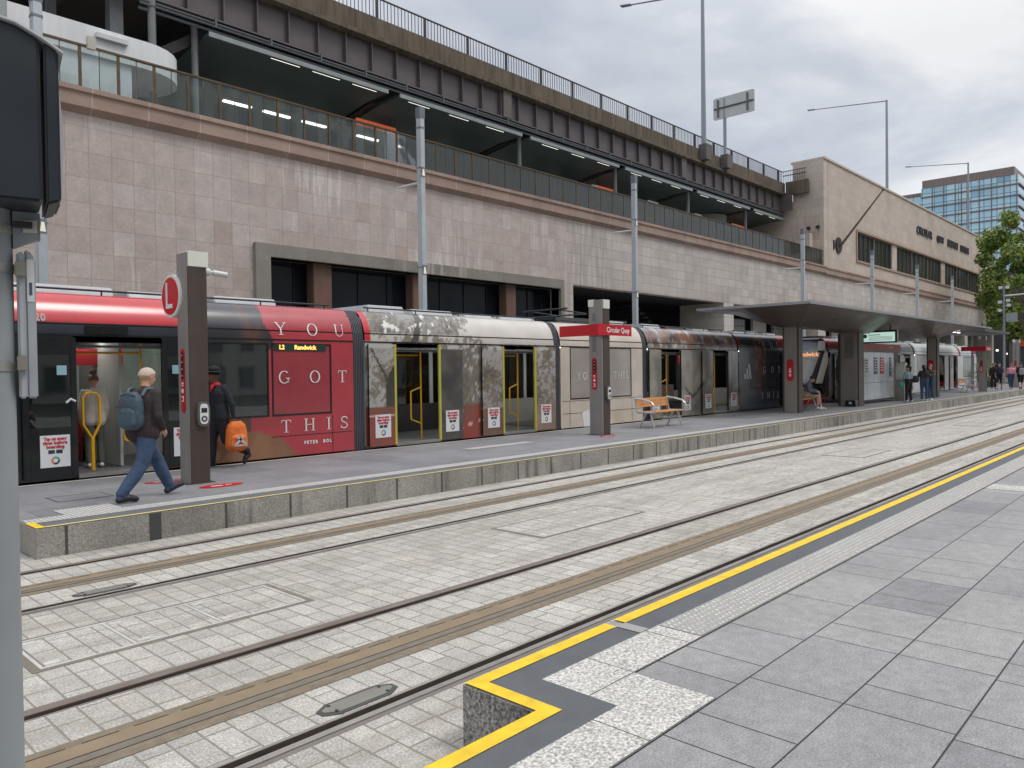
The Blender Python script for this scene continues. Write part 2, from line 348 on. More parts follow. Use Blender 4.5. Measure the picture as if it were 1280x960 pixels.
def supply(y0, y1, name):
    t = MB(); Z = TZ+.004; d = (y1-y0)/.40
    for k, (a, c) in enumerate(((0, .10), (.10, .175), (.175, .315), (.315, .40))): t.sheet(X0, X1, y0+a*d, y0+c*d, Z+(.0 if k in (0, 3) else .004), (0, 1, 2, 0)[k])
    t.box(X0, X1, y0+.17*d, y0+.178*d, Z, Z+.006, 3); 
    x = X0
    while x < 40:
        t.box(x, x+.19, y0+.315*d, y0+.323*d, Z, Z+.006, 3); x += .27
    return struct(t.done(name, [m_agg, m_gband, m_tan, m_groove], base_=(0,0,0)))
supply(4.17, 4.57, 'power_strip'); supply(7.93, 8.32, 'power_strip')

CSX = 11.72
# near platform (camera side), with its step back at the left end
def strips(name, rects, m, z):
    b = MB()
    for x0, x1, y0, y1 in rects: b.sheet(x0, x1, y0, y1, z)
    return struct(b.done(name, m, base_=(0,0,0)))
b = MB(); b.box(2.75, X1, -9, 2.93, -.5, -.0); b.box(X0, 2.749, -9, 2.43, -.5, 0)
struct(b.done('near_platform', m_slab, base_=(0,0,0)))
b = MB(); b.box(2.755, X1, 2.9301, 2.936, -.42, -.004); b.box(X0, 2.74, 2.4301, 2.436, -.42, -.004)
struct(b.done('near_kerb_face', m_kerb, base_=(0,0,0)))
struct(MB().box(2.741, 2.7489, 2.436, 2.936, -.42, -.003).done('near_kerb_end', tiles('dark_granite', ('y', 'z'), 3, 3, .01, [sr(140,138,134), sr(148,146,142)], sr(80,80,78), phase=(-1, -1), speck=.75, sscale=55, blotch=.25, bump=.4, rough=.85, streaks=(.55, sr(52,52,50), .24)), base_=(0,0,0)))
strips('charcoal_strip', [(2.84, 3.06, 2.17, 2.84), (3.06, X1, 2.66, 2.84), (X0, 2.84, 2.17, 2.34)], m_dark, .004)
strips('granite_strip', [(3.06, X1, 2.34, 2.66), (3.06, 3.46, 1.85, 2.34), (X0, 3.06, 1.85, 2.17)], m_wgran, .004)
strips('tactile_dots', [(4.2, X1, 2.35, 2.65)], tiles('tactile_near', ('x', 'y'), .05, .05, .02, [sr(198,197,192), sr(205,204,199)], sr(172,171,167), rough=.8, speck=.5, sscale=62, bump=1.), .008)
strips('yellow_line', [(2.75, 4.0, 2.84, 2.93), (4.1, X1, 2.84, 2.93), (2.75, 2.84, 2.34, 2.84), (X0, 2.75, 2.34, 2.43)], m_yel, .008)
strips('pale_joint_strip', [(4.0, 4.1, 2.66, 2.84)], mat('pale_joint', sr(160,160,158), .8, var=.1), .008)
strips('pale_cross_strip', [(CSX, CSX+.5, .9, 2.33)], m_wgran, .004)

# island platform
IX = 2.52
b = MB(); b.box(IX, X1, 9.43, 13.40, -.5, 0)
struct(b.done('island_platform', m_islab, base_=(0,0,0)))
struct(MB().box(IX-.006, X1, 9.42, 9.4299, -.42, -.006).done('island_kerb_face', m_kerb, base_=(0,0,0)))
struct(MB().box(IX-.01, IX-.001, 9.43, 13.4, -.42, -.006).done('island_kerb_end', m_kerb, base_=(0,0,0)))
strips('island_yellow_line', [(IX+.09, X1, 9.43, 9.485)], mat('worn_yellow', sr(232,214,130), .7, var=.15, scale=6), .008)
strips('island_corner_mark', [(IX, IX+.09, 9.43, 9.85)], m_yel, .008)
strips('island_band', [(IX, X1, 9.475, 9.80)], m_idark, .004)
strips('island_tactile', [(IX+.02, X1, 9.80, 10.10), (3.0, 3.65, 10.1, 10.55), (11.2, 13.2, 11.6, 11.9)], m_tact, .0055)
strips('island_edge_line', [(IX, X1, 13.25, 13.34)], mat('edge_line', sr(205,200,185), .7, var=.1), .004)
struct(MB().sheet(X0, X1, 13.42, 16.5, TZ).done('far_track_bed', m_granp, base_=(0,0,0)))
struct(MB().box(X0, X1, 16.5, 60, -.5, -.2).done('footpath', mat('footpath', sr(150,148,144), .85, var=.15, bump=.2), base_=(0,0,0)))

struct(MB().box(3.71, 3.845, 9.412, 9.4199, -.42, -.004).done('kerb_insert', mat('kerb_insert', sr(72,72,74), .8, var=.15, bump=.3), base_=(0,0,0)))
# access covers let into the paving between the tracks
m_frame = mat('cover_frame', sr(128,121,110), .75, metal=0., var=.22, scale=5)
m_frame2 = mat('cover_steel', sr(208,208,204), .5, metal=.15, var=.15, scale=5)
def cover(x0, x1, y0, y1, cuts, lab):
    r = thing('access_cover', ((x0+x1)/2, (y0+y1)/2, TZ), lab, 'access cover', 'paved access covers between the tracks')
    b = MB(); Z = TZ
    for a in ((x0-.07, x1+.07, y0-.055, y0-.012), (x0-.07, x1+.07, y1+.012, y1+.055), (x0-.07, x0-.012, y0-.012, y1+.012), (x1+.012, x1+.07, y0-.012, y1+.012)): b.box(*a, Z-.01, Z+.0045)
    b.done('concrete_surround', m_frame, r)
    b = MB()
    for a in ((x0-.012, x1+.012, y0-.012, y0+.012), (x0-.012, x1+.012, y1-.012, y1+.012), (x0-.012, x0+.012, y0+.012, y1-.012), (x1-.012, x1+.012, y0+.012, y1-.012)): b.box(*a, Z-.01, Z+.007)
    for c in cuts: b.box(c-.011, c+.011, y0+.012, y1-.012, Z-.01, Z+.006)
    b.done('steel_frame', m_frame2, r)
    xs = [x0]+list(cuts)+[x1]
    for i in range(len(xs)-1):
        b = MB(); b.box(xs[i]+.02, xs[i+1]-.02, y0+.02, y1-.02, Z-.01, Z+.0042)
        b.done('paver_infill', m_granp, r)
    for c in xs[:-1]:
        for yy in (y0+.04, y1-.1): MB().box(c+.03, c+.13, yy, yy+.06, Z, Z+.0085).done('lifting_plate', m_frame2, r, bevel=.002)
cover(1.58, 3.60, 5.86, 6.56, (2.2, 2.86), 'long paved access cover in three panels nearest the foreground signal pole')
cover(6.87, 8.92, 5.92, 6.68, (7.55, 8.25), 'paved access cover between the tracks below the middle of the tram')
cover(17.3, 19.1, 5.75, 6.55, (18.2,), 'paved access cover between the tracks level with the platform bench')
cover(28.4, 29.95, 5.6, 6.5, (29.2,), 'farthest paved access cover, out between the tracks opposite the shelter')
def plate(x0, x1, y0, y1, lab):
    r = thing('rail_box_cover', ((x0+x1)/2, (y0+y1)/2, TZ), lab, 'cover plate', 'octagonal steel plates at the rails')
    def octo(g): 
        q = .09-g*.4; return [(x0+g+q, y0+g), (x1-g-q, y0+g), (x1-g, y0+g+q*.6), (x1-g, y1-g-q*.6), (x1-g-q, y1-g), (x0+g+q, y1-g), (x0+g, y1-g-q*.6), (x0+g, y0+g+q*.6)]
    MB().prism(octo(0), 'z', TZ-.01, TZ+.006).done('rim', mat('plate_rim', sr(96,98,98), .5, metal=.5), r)
    MB().prism(octo(.025), 'z', TZ, TZ+.010).done('lid', mat('plate_lid', sr(158,156,148), .45, metal=.5, var=.1), r)
    b = MB()
    for px in (x0+.09, x1-.09):
        for py in (y0+.045, y1-.045): b.disc((px, py, TZ+.011), .012, 'z', .004, 10)
    b.done('bolt', mat('bolt_dark', sr(60,58,56), .6), r)
plate(2.44, 2.99, 3.745, 3.92, 'octagonal steel plate beside the nearest rail in the foreground')
plate(2.3, 2.85, 7.5, 7.66, 'octagonal steel plate beside the rail nearer the island platform')

# ================================================================== STATION BUILDING
pinkpal = [sr(190,177,169), sr(194,181,174), sr(186,171,163), sr(199,188,181), sr(190,178,172), sr(181,165,156)]
m_wallL = tiles('pink_wall_tiles', ('x', 'z'), .567, .665, .012, pinkpal, sr(160,146,137), phase=(7.3-55, 8.23+.2), rough=.65, speck=.07, sscale=30, blotch=.13, bscale=2.2, bump=.12, mottle=.09, streaks=(.6, sr(222,217,211), .302))
m_wallR = tiles('pale_wall_tiles', ('x', 'z'), .86, .47, .016, [sr(196,186,178), sr(206,196,189), sr(188,178,170), sr(200,192,186)], sr(148,138,130), phase=(.1, .2), bond='stack', rough=.65, speck=.06, sscale=30, blotch=.13, bscale=.7, bump=.12, streaks=(.45, sr(150,140,130), .30))
m_block = tiles('sandstone_blocks', ('xy', 'z'), 1.15, .62, .02, [sr(198,184,171), sr(204,191,179), sr(193,179,166), sr(201,188,177)], sr(178,164,151), phase=(.1, .3), bond='half', rough=.75, speck=.07, sscale=25, blotch=.1, bscale=.5, bump=.1, streaks=(.35, sr(160,146,132), .30))
m_corn = tiles('cornice_stone', ('x', 'z'), 1.45, 5, .016, [sr(160,136,124), sr(170,147,134), sr(152,130,119)], sr(200,186,174), phase=(.2, -2), rough=.75, speck=.1, sscale=30, blotch=.15, bump=.1)
m_lint = tiles('lintel_stone', ('x', 'z'), 2.3, 5, .016, [sr(136,131,122), sr(144,139,130)], sr(120,113,104), phase=(.2, -2), rough=.75, speck=.1, sscale=30, blotch=.16, streaks=(.6, sr(190,184,172), .31))
m_brown = mat('brown_column', sr(118,90,76), .6, var=.12, scale=3, streak=.15)
m_navy = mat('dark_glazing', sr(34,40,48), .12, var=.25, scale=.6)
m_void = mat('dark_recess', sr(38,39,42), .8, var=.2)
m_pier = tiles('pier_tiles', ('xy', 'z'), .9, .47, .012, [sr(204,198,190), sr(196,190,182)], sr(160,152,144), phase=(.1, .2), bond='half', rough=.65)
m_gtile = tiles('glazed_grid', ('x', 'z'), .5, .5, .05, [sr(150,152,148), sr(165,166,160)], sr(80,82,82), phase=(.1, .2), rough=.4)

st = thing('station_building', (55, 22, -.2), 'long stone railway station with a pink tiled wall and a raised end block', 'railway station')
OP1 = (12.47, 26.80, 5.33)
ops = [(27.85, 42.4), (43.65, 57.0), (58.4, 71.6), (73.0, 86.2), (87.6, 100.8), (102.2, 115.0)]
b = MB(); b.box(-14, 12.47, 22, 22.5, -.2, 8.55); b.box(12.47, 26.8, 22, 22.5, 5.33, 8.55); b.box(26.8, 27.4, 22, 22.5, -.2, 8.55)
b.done('tiled_wall', m_wallL, st)
b = MB(); b.box(27.4, 116, 22.001, 22.5, 5.6, 8.55); b.box(27.4, 27.85, 22.001, 22.6, -.2, 5.6)
b.done('pale_tiled_wall', m_wallR, st)
for i in range(len(ops)):
    a = ops[i][1]; c = ops[i+1][0] if i+1 < len(ops) else 116
    MB().box(a, c, 22.002, 25.0, -.2, 5.6).done('pier', m_pier, st)
# framed first opening
b = MB(); b.prism([(11.95, -.2), (12.47, -.2), (12.47, 5.33), (26.80, 5.33), (26.80, -.2), (27.05, -.2), (27.05, 5.74), (11.95, 5.74)], 'y', 21.86, 22.45)
b.done('opening_frame', m_lint, st, bevel=.01)
for x0, x1 in ((14.15, 14.87), (23.46, 24.08), (18.4, 18.75)): MB().box(x0, x1, 22.12, 22.55, -.2, 5.33).done('column', m_brown, st, bevel=.02)
def glazed(x0, x1, z0, z1, y, n, m_f, m_g, parent):
    f = MB(); w_ = (x1-x0)/n
    for i in range(n+1): f.box(x0+i*w_-.03, x0+i*w_+.03, y-.04, y+.05, z0, z1)
    f.box(x0, x1, y-.04, y+.05, z1-.06, z1); f.box(x0, x1, y-.04, y+.05, 2.6, 2.66)
    o = f.done('glazed_screen', m_f, parent); MB().box(x0, x1, y, y+.02, z0, z1-.06).done('pane', m_g, o)
glazed(12.47, 26.8, -.2, 5.33, 22.75, 11, mat('dark_bronze', sr(44,42,42), .45, metal=.3), m_navy, st)
# deep recesses of the open arcade
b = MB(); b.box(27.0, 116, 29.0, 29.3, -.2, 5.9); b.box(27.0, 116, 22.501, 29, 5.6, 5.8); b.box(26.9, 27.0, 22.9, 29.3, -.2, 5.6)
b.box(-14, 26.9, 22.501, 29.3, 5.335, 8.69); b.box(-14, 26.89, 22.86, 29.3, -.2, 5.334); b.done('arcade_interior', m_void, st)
MB().box(28.0, 35.8, 24.5, 24.7, -.2, 4.35).done('tiled_partition', m_gtile, st)
MB().box(38.1, 40.0, 24.5, 24.7, -.2, 4.0).done('tiled_partition', m_gtile, st)
b = MB()
for k in range(14): b.box(37.0+k*.40, 37.42+k*.40, 24.9, 26.4, 5.3-k*.22, 5.42-k*.22)
b.done('staircase', mat('stair_steel', sr(70,72,74), .6), st)
for i in range(1, len(ops)):
    a, c = ops[i]; n = 4; w_ = (c-a)/n
    for k in range(n):
        MB().box(a+.6+k*w_, a+.6+k*w_+w_*.62, 24.2, 24.4, -.2, 5.0).done('pale_panel', m_gtile if k % 2 else m_pier, st)
# cornice, platform deck
pr = [(22.0, 8.552), (21.93, 8.62), (21.80, 8.70), (21.80, 9.05), (21.74, 9.08), (21.74, 9.20), (22.45, 9.20), (22.45, 8.552)]
MB().prism(pr, 'x', -14, 58.19).done('cornice', m_corn, st)
MB().prism([(p[0]-.001, p[1]-.05) for p in pr[:6]]+[(22.4, 9.15), (22.4, 8.51)], 'x', 58.2, 116).done('cornice', m_corn, st)
MB().box(-14, 58.1, 22.46, 34, 8.7, 9.15).done('platform_deck', mat('deck', sr(120,118,114), .8), st)
MB().box(-14, 116, 40, 40.4, 9.15, 15).done('rear_wall', mat('rear_dark', sr(60,66,66), .8, var=.2), st)
# end block
EB = 58.2
b = MB(); b.box(EB, 116, 22.0005, 24.34, 12.85, 17.28); b.box(EB, 65.2, 22.0005, 24.34, 9.16, 12.85); b.box(65.2, 108.2, 22.0005, 24.34, 9.16, 10.2); b.box(108.2, 116, 22.0005, 24.34, 9.16, 12.85)
for x0, x1 in ((74.5, 75.9), (91.0, 92.5)): b.box(x0, x1, 22.05, 24.3, 10.2, 12.85)
b.box(EB+.001, 116, 24.34, 40, 9.16, 14.4)
b.done('end_block', m_block, st)
MB().box(EB-.01, 116, 21.9, 24.5, 17.281, 17.44).done('coping', mat('coping', sr(206,192,176), .7), st, bevel=.01)
MB().box(57.3, 58.19, 22.7, 25.2, 9.16, 11.7).done('side_block', m_block, st)
b = MB()
for s in ((65.2, 108.2, 12.70, 12.86), (65.2, 108.2, 10.19, 10.35)): b.box(s[0], s[1], 21.9, 22.3, s[2], s[3])
b.box(65.05, 65.2, 21.9, 22.3, 10.19, 12.86)
b.done('window_surround', mat('window_stone', sr(168,146,130), .7, var=.1), st)
m_curt = tiles('vertical_blinds', ('x', 'z'), .42, 9, .12, [sr(52,58,60), sr(78,84,82), sr(40,46,50), sr(66,72,70)], sr(26,30,33), rough=.2, bump=0)
m_bars = mat('window_bars', sr(120,112,104), .5, metal=.3)
for grp in ([65.25, 69.8, 74.45], [75.95, 80.7, 86.1, 90.95], [92.55, 97.6, 102.9, 108.15]):
    for x0, x1 in zip(grp[:-1], grp[1:]):
        f = MB(); f.box(x0, x0+.1, 22.1, 22.2, 10.35, 12.7); f.box(x1-.1, x1, 22.1, 22.2, 10.35, 12.7); f.box(x0+.1, x1-.1, 22.1, 22.2, 12.6, 12.7)
        for k in range(1, 4): f.box(x0+(x1-x0)*k/4-.02, x0+(x1-x0)*k/4+.02, 22.12, 22.2, 10.35, 12.6)
        o = f.done('window', m_bars, st); MB().box(x0+.1, x1-.1, 22.21, 22.23, 10.35, 12.6).done('pane', m_curt, o)
for wd, x, wid in (('CIRCULAR', 84.45, 5.3), ('QUAY', 90.3, 2.7), ('RAILWAY', 95.4, 4.4), ('STATION', 100.6, 3.8)):
    vs, fs = text_mesh(wd, 1, .04, 1.05, .02); xs = [v.x for v in vs]; zs = [v.y for v in vs]; k = wid/(max(xs)-min(xs)); kz = .78/(max(zs)-min(zs))
    MB().add([(x+v.x*k, 21.93-v.z, 14.92+v.y*kz) for v in vs], fs).done('station_name', mat('black_letters', sr(34,32,32), .4), st)
b = MB(); b.disc((61.1, 21.95, 11.1), .62, 'y', .1); b.box(60.05, 60.25, 21.93, 22, 10.7, 11.4)
b.done('flagpole_bracket', mat('iron', sr(48,44,42), .5), st)
b = MB(); b.tube([(61.2, 21.9, 11.0), (62.6, 19.2, 15.1)], [.1, .05]); b.ell((62.62, 19.15, 15.2), (.1, .1, .1)); b.done('flagpole', mat('flagpole_wood', sr(96,82,72), .5), st)
# cctv and lamp on the end wall corner
b = MB(); b.box(57.9, 58.2, 22.3, 22.5, 12.1, 12.3); b.box(57.9, 58.2, 23.0, 23.2, 12.1, 12.3); b.done('wall_camera', mat('iron', (0,0,0)), st)
# thin expansion joint on the end block
MB().box(59.0, 59.05, 21.985, 22.0004, 9.2, 17.25).done('downpipe', mat('downpipe', sr(186,170,152), .6), st)

# platform ceiling: curved shells in bays
m_shell = mat('ceiling_shell', sr(92,108,108), .55, var=.15, scale=.5)
prof = [(24.9, 13.0), (26.3, 12.98), (28.0, 12.75), (29.6, 12.25), (30.8, 11.6), (31.8, 10.8), (32.4, 10.1)]
prof2 = [(y+.04, z+.12) for y, z in prof]
for k in range(6):
    xa = 11.75+8.1*k+.3; xb = min(xa+7.5, 57.8)
    so_ = MB().prism(prof+prof2[::-1], 'x', xa, xb).done('ceiling_shell', m_shell, st); MB().box(xa, xb, 24.84, 24.899, 12.98, 13.14).done('shell_edge', mat('shell_edge', sr(150,158,158), .5), so_)
m_steel = mat('girder_paint', sr(98,91,92), .5, var=.1, scale=2)
for k in range(6):
    xa = 11.75+8.1*k; b = MB()
    q = [(y, z+.02) for y, z in prof[1:]]+[(32.6, 10.0), (32.6, 13.4), (26.3, 13.4)]
    b.prism(q, 'x', xa-.12, xa+.12); b.done('ceiling_rib', mat('rib_dark', sr(44,48,50), .6), st)
    b = MB(); b.tube([(xa+.05, 25.4, 9.15), (xa+.05, 25.4, 13.4)], .11, 12)
    if k == 0 or k >= 2: b.done('platform_column', mat('col_grey', sr(120,122,122), .5), st)
MB().tube([(51.4, 28, 9.15), (51.4, 28, 12.8)], 1.45, 28).done('lift_drum', mat('drum', sr(176,176,166), .6, var=.06), st, smooth=True)
m_tube = emit('fluorescent', (1.0, .97, .86), 1.6)
lx = [(14.44, 15.61), (16.15, 17.36), (17.95, 19.11), (20.77, 21.92), (23.08, 24.25), (25.38, 26.56), (29.36, 30.62), (31.74, 32.83), (34.0, 35.1), (37.2, 38.3), (39.4, 40.5), (41.6, 42.7), (45.2, 46.3), (47.5, 48.6), (49.9, 51.0), (53.3, 54.4), (55.5, 56.6)]
m_lbox = mat('light_box', sr(130,134,134), .5)
for i, (a, c) in enumerate(lx):
    o = MB().box(a-.05, c+.05, 25.0, 25.22, 13.02, 13.1).done('ceiling_lamp', m_lbox, st); MB().box(a, c, 25.05, 25.08, 12.995, 13.02).done('tube', m_tube, o)
for i, (a, c) in enumerate(lx):
    o = MB().box(a-.05, c+.05, 28.6, 28.8, 12.42, 12.5).done('ceiling_lamp', m_lbox, st); MB().box(a, c, 28.62, 28.78, 12.36, 12.42).done('tube', emit('platform_tube', (1.0, .96, .88), 2.6), o)
# service pipes slung under the girder
b = MB()
for (y, z, r_) in ((24.86, 13.45, .045), (24.8, 13.33, .035), (24.9, 13.2, .05)): b.tube([(9.8, y, z), (57.6, y, z)], r_, 6)
x = 10.2
while x < 57: b.box(x, x+.06, 24.8, 25.0, 13.35, 13.62); x += 2.05
b.done('service_pipes', mat('pipe_grey', sr(98,102,104), .5, metal=.2), st)
MB().tube([(10.2, 24.9, 9.15), (10.2, 24.9, 13.6)], .12, 10).done('platform_column', mat('col_grey', (0,0,0)), st)

# glass balustrade along the platform edge
bal = thing('glass_balustrade', (25, 22.05, 9.2), 'bronze framed glass balustrade along the top of the tiled station wall', 'balustrade')
m_bron = mat('bronze', sr(104,88,66), .4, metal=.5, var=.12, scale=4)
m_bglass = glass('balustrade_glass', (.94, .98, .98), (.36, .41, .40), .16, 1.5)
px = [7.15+.958*k for k in range(-11, 54)]
b = MB(); b.box(px[0], 58.1, 22.0, 22.1, 10.36, 10.41); b.box(px[0], 58.1, 22.01, 22.09, 9.2, 9.235); b.done('rail', m_bron, bal)
for i, x in enumerate(px):
    MB().box(x-.035, x+.035, 22.02, 22.075, 9.235, 10.36).done('post', m_bron, bal)
    if i+1 < len(px):
        b = MB(); b.box(x+.045, x+.465, 22.04, 22.052, 9.26, 10.35); b.box(x+.49, x+.913, 22.04, 22.052, 9.26, 10.35); o = b.done('glass_panel', m_bglass, bal)
        if i % 1 == 0: MB().box(x+.470, x+.486, 22.036, 22.056, 9.235, 10.36).done('joint_bar', m_bron, o)
m_scr = mat('screen_pale', sr(196, 206, 198), .5, var=.12, scale=.8)
for k in range(17):
    x = 33.2+k*1.42
    if k % 4 != 3: MB().box(x, x+(.9, .55, 1.15)[k % 3], 25.9, 25.98, 9.15, 11.75+.3*(k % 2)).done('platform_screen', m_scr, st)
for k in range(9): MB().box(14.5+k*4.7, 16.4+k*4.7, 27.6, 28.2, 9.15, 9.62).done('platform_seat', mat('platform_seat', sr(120, 124, 122), .5), st)
# station hanging name boards
m_org = emit('orange_board', sr(206,92,54), .55)
for x in (19.5, 36.4, 53.4):
    r = thing('station_name_board', (x+1.05, 27, 12.2), 'orange board reading Circular Quay, hung from the station ceiling '+('nearest the white cabin' if x < 20 else 'in the middle of the platform' if x < 40 else 'nearest the round pale drum'), 'name board', 'orange name boards over the station platform')
    MB().box(x, x+2.1, 26.96, 27.04, 12.22, 12.5).done('board', m_org, r)
    write(MB(), 'Circular Quay', .24, (x+1.05, 26.95, 12.36), '-y').done('lettering', mat('white_letters', (.8, .8, .8), .5, var=.02), r)
    b = MB(); b.tube([(x+.25, 27, 12.5), (x+.25, 27, 13.2)], .025, 6); b.tube([(x+1.87, 27, 12.5), (x+1.87, 27, 13.2)], .025, 6); b.done('hanger', m_steel, r)
# white cabin behind the balustrade
cb_ = thing('platform_cabin', (5, 24, 9.15), 'white flat topped cabin with a rounded end behind the balustrade at upper left', 'cabin')
m_white = mat('white_panel', sr(236,237,238), .5, var=.05, scale=1, streak=.08)
def cabpoly(g):
    p = [(2.0, 23.1+g), (9.3, 23.1+g)]
    p += [(9.3+(1.35-g)*math.sin(t), 24.45-(1.35-g)*math.cos(t)) for t in [i*math.pi/12 for i in range(1, 12)]]
    return p+[(9.3, 25.8-g), (2.0, 25.8-g)]
MB().prism(cabpoly(0), 'z', 10.62, 11.42).done('fascia', m_white, cb_, smooth=True)
MB().prism([(2.0, 23.2), (8.9, 23.2), (8.9, 25.6), (2.0, 25.6)], 'z', 9.15, 10.62).done('wall', mat('cabin_panel', sr(228,236,238), .3, var=.05), cb_)
b = MB(); b.box(7.9, 8.75, 22.98, 23.1, 11.12, 11.25); b.done('strip_light', mat('lamp_body', sr(214,216,218), .4), cb_)
MB().box(9.28, 9.3, 23.3, 25.4, 10.62, 10.62+.01).done('soffit_strip', mat('cabin_grey', sr(120,122,126), .5), cb_)
MB().box(7.3, 7.5, 21.9, 22.0, 10.3, 10.62).done('junction_box', mat('jbox', sr(190,190,176), .5), bal)

# ================================================================== ROAD VIADUCT OVER THE STATION
vd = thing('road_viaduct', (20, 25, 13.6), 'elevated road deck of ribbed steel girders under a stained concrete parapet', 'viaduct')
b = MB(); b.box(-20, 57.9, 25.1, 25.14, 13.66, 14.86); b.box(57.5, 57.54, 24.1, 25.1, 13.66, 14.86); b.done('girder_web', m_steel, vd)
b = MB(); b.box(-20, 57.9, 24.9, 25.3, 13.6, 13.66); b.done('girder_flange', m_steel, vd)
x = -19.6; ribs = []
while x < 57:
    if abs(x-26.6) > .3 and abs(x-42.9) > .3: ribs.append(x)
    x += 1.24 if x < 26.6 else 1.3
for x in ribs: MB().box(x-.02, x+.02, 24.93, 25.1, 13.66, 14.86).done('stiffener', m_steel, vd)
for x in (26.65, 42.87): MB().box(x-.28, x+.28, 24.86, 25.16, 13.66, 14.9).done('girder_joint', mat('joint_conc', sr(104,98,94), .7), vd)
m_par = mat('stained_concrete', sr(108,97,82), .85, var=.25, scale=.9, bump=.3, bscale=25, streak=.45)
pp = [(24.9, 14.861), (24.72, 14.93), (24.72, 15.08), (24.88, 15.16), (24.88, 15.88), (25.25, 15.88), (25.25, 14.861)]
MB().prism(pp, 'x', -20, 58.0).done('parapet', m_par, vd)
b = MB(); b.box(57.7, 58.0, 23.0, 24.7, 14.862, 15.88); b.done('parapet_return', m_par, vd)
MB().box(-20, 58, 25.25, 40, 14.5, 15.1).done('deck', mat('deck_under', sr(74,70,68), .8), vd)
for k in range(18):
    x = -12+k*4.05; MB().box(x-.12, x+.12, 25.14, 40, 13.7, 14.5).done('cross_beam', mat('beam_dark', sr(70,66,66), .6), vd)
m_rl = mat('railing_steel', sr(70,62,62), .5, metal=.2)
rx = [-3.6+2.53*k for k in range(0, 25)]
rx = [x for x in rx if x < 58]
MB().box(-6, 57.95, 25.0, 25.06, 16.74, 16.79).done('top_rail', m_rl, vd)
for i, x in enumerate(rx):
    MB().box(x-.04, x+.04, 24.98, 25.08, 15.88, 16.74).done('railing_post', m_rl, vd)
    xe = rx[i+1] if i+1 < len(rx) else 57.95
    b = MB(); n = max(2, int((xe-x)/.17))
    for k in range(1, n): b.box(x+(xe-x)*k/n-.011, x+(xe-x)*k/n+.011, 25.02, 25.045, 15.96, 16.74)
    b.box(x+.04, xe-.04, 25.02, 25.045, 15.94, 15.965); b.done('railing_panel', m_rl, vd)
b = MB(); b.box(57.86, 57.92, 23.2, 25.0, 16.4, 16.46); b.box(57.86, 57.92, 23.2, 25.0, 16.74, 16.79)
for k in range(10): b.box(57.88, 57.9, 23.3+k*.18, 23.32+k*.18, 15.9, 16.74)
b.done('railing_panel', m_rl, vd)
# brackets and old steelwork at the left end above the cabin
b = MB()
b.box(9.2, 9.6, 25.6, 26, 11.4, 14.5); 
b.done('hanger_post', mat('hanger_grey', sr(124,126,128), .5), vd)
for (x, y) in ((5.6, 26.5), (7.9, 27), (3.6, 26.5)): MB().box(x-.16, x+.16, y-.16, y+.16, 11.2, 14.4).done('hanger_post', mat('hanger_grey', sr(124,126,128), .5), vd)
b = MB(); b.tube([(10.4, 25.6, 12.0), (13.4, 25.8, 14.2)], .22, 4); b.done('brace', mat('beam_dark', (0,0,0)), vd)
# ================================================================== TRAMS
def fb(x, z, s, seed=0.): return noise.fractal(Vector((x*s, seed*7.3, z*s)), 1.0, 2.0, 4)
def mixc(a, b, t):
    t = max(0, min(1, t)); return tuple(a[i]*(1-t)+b[i]*t for i in range(3))
K = sr
TRED = K(202, 40, 50); CORAL = K(180, 62, 70); NAVY = K(62, 66, 78); BLACK = K(30, 33, 36)
def trees(x, z, sky, lo=.02, s=1.3, seed=1.):
    n = fb(x, z, s, seed); d = fb(x, z, s*5.5, seed+3); e2 = fb(x, z, s*13, seed+6)
    t = n*.8+.75*d+.45*e2
    if abs(x-(11.3+.25*math.sin(z*2.1+seed))) < .05+.02*z or abs(x-(14.6+.2*math.sin(z*1.7))) < .06: return K(78, 74, 68)
    if t > lo: return mixc(mixc(K(82, 77, 70), K(142, 130, 110), .32+d*.9+e2*.6), sky, .26-min(.2, (t-lo)*.5))
    return sky
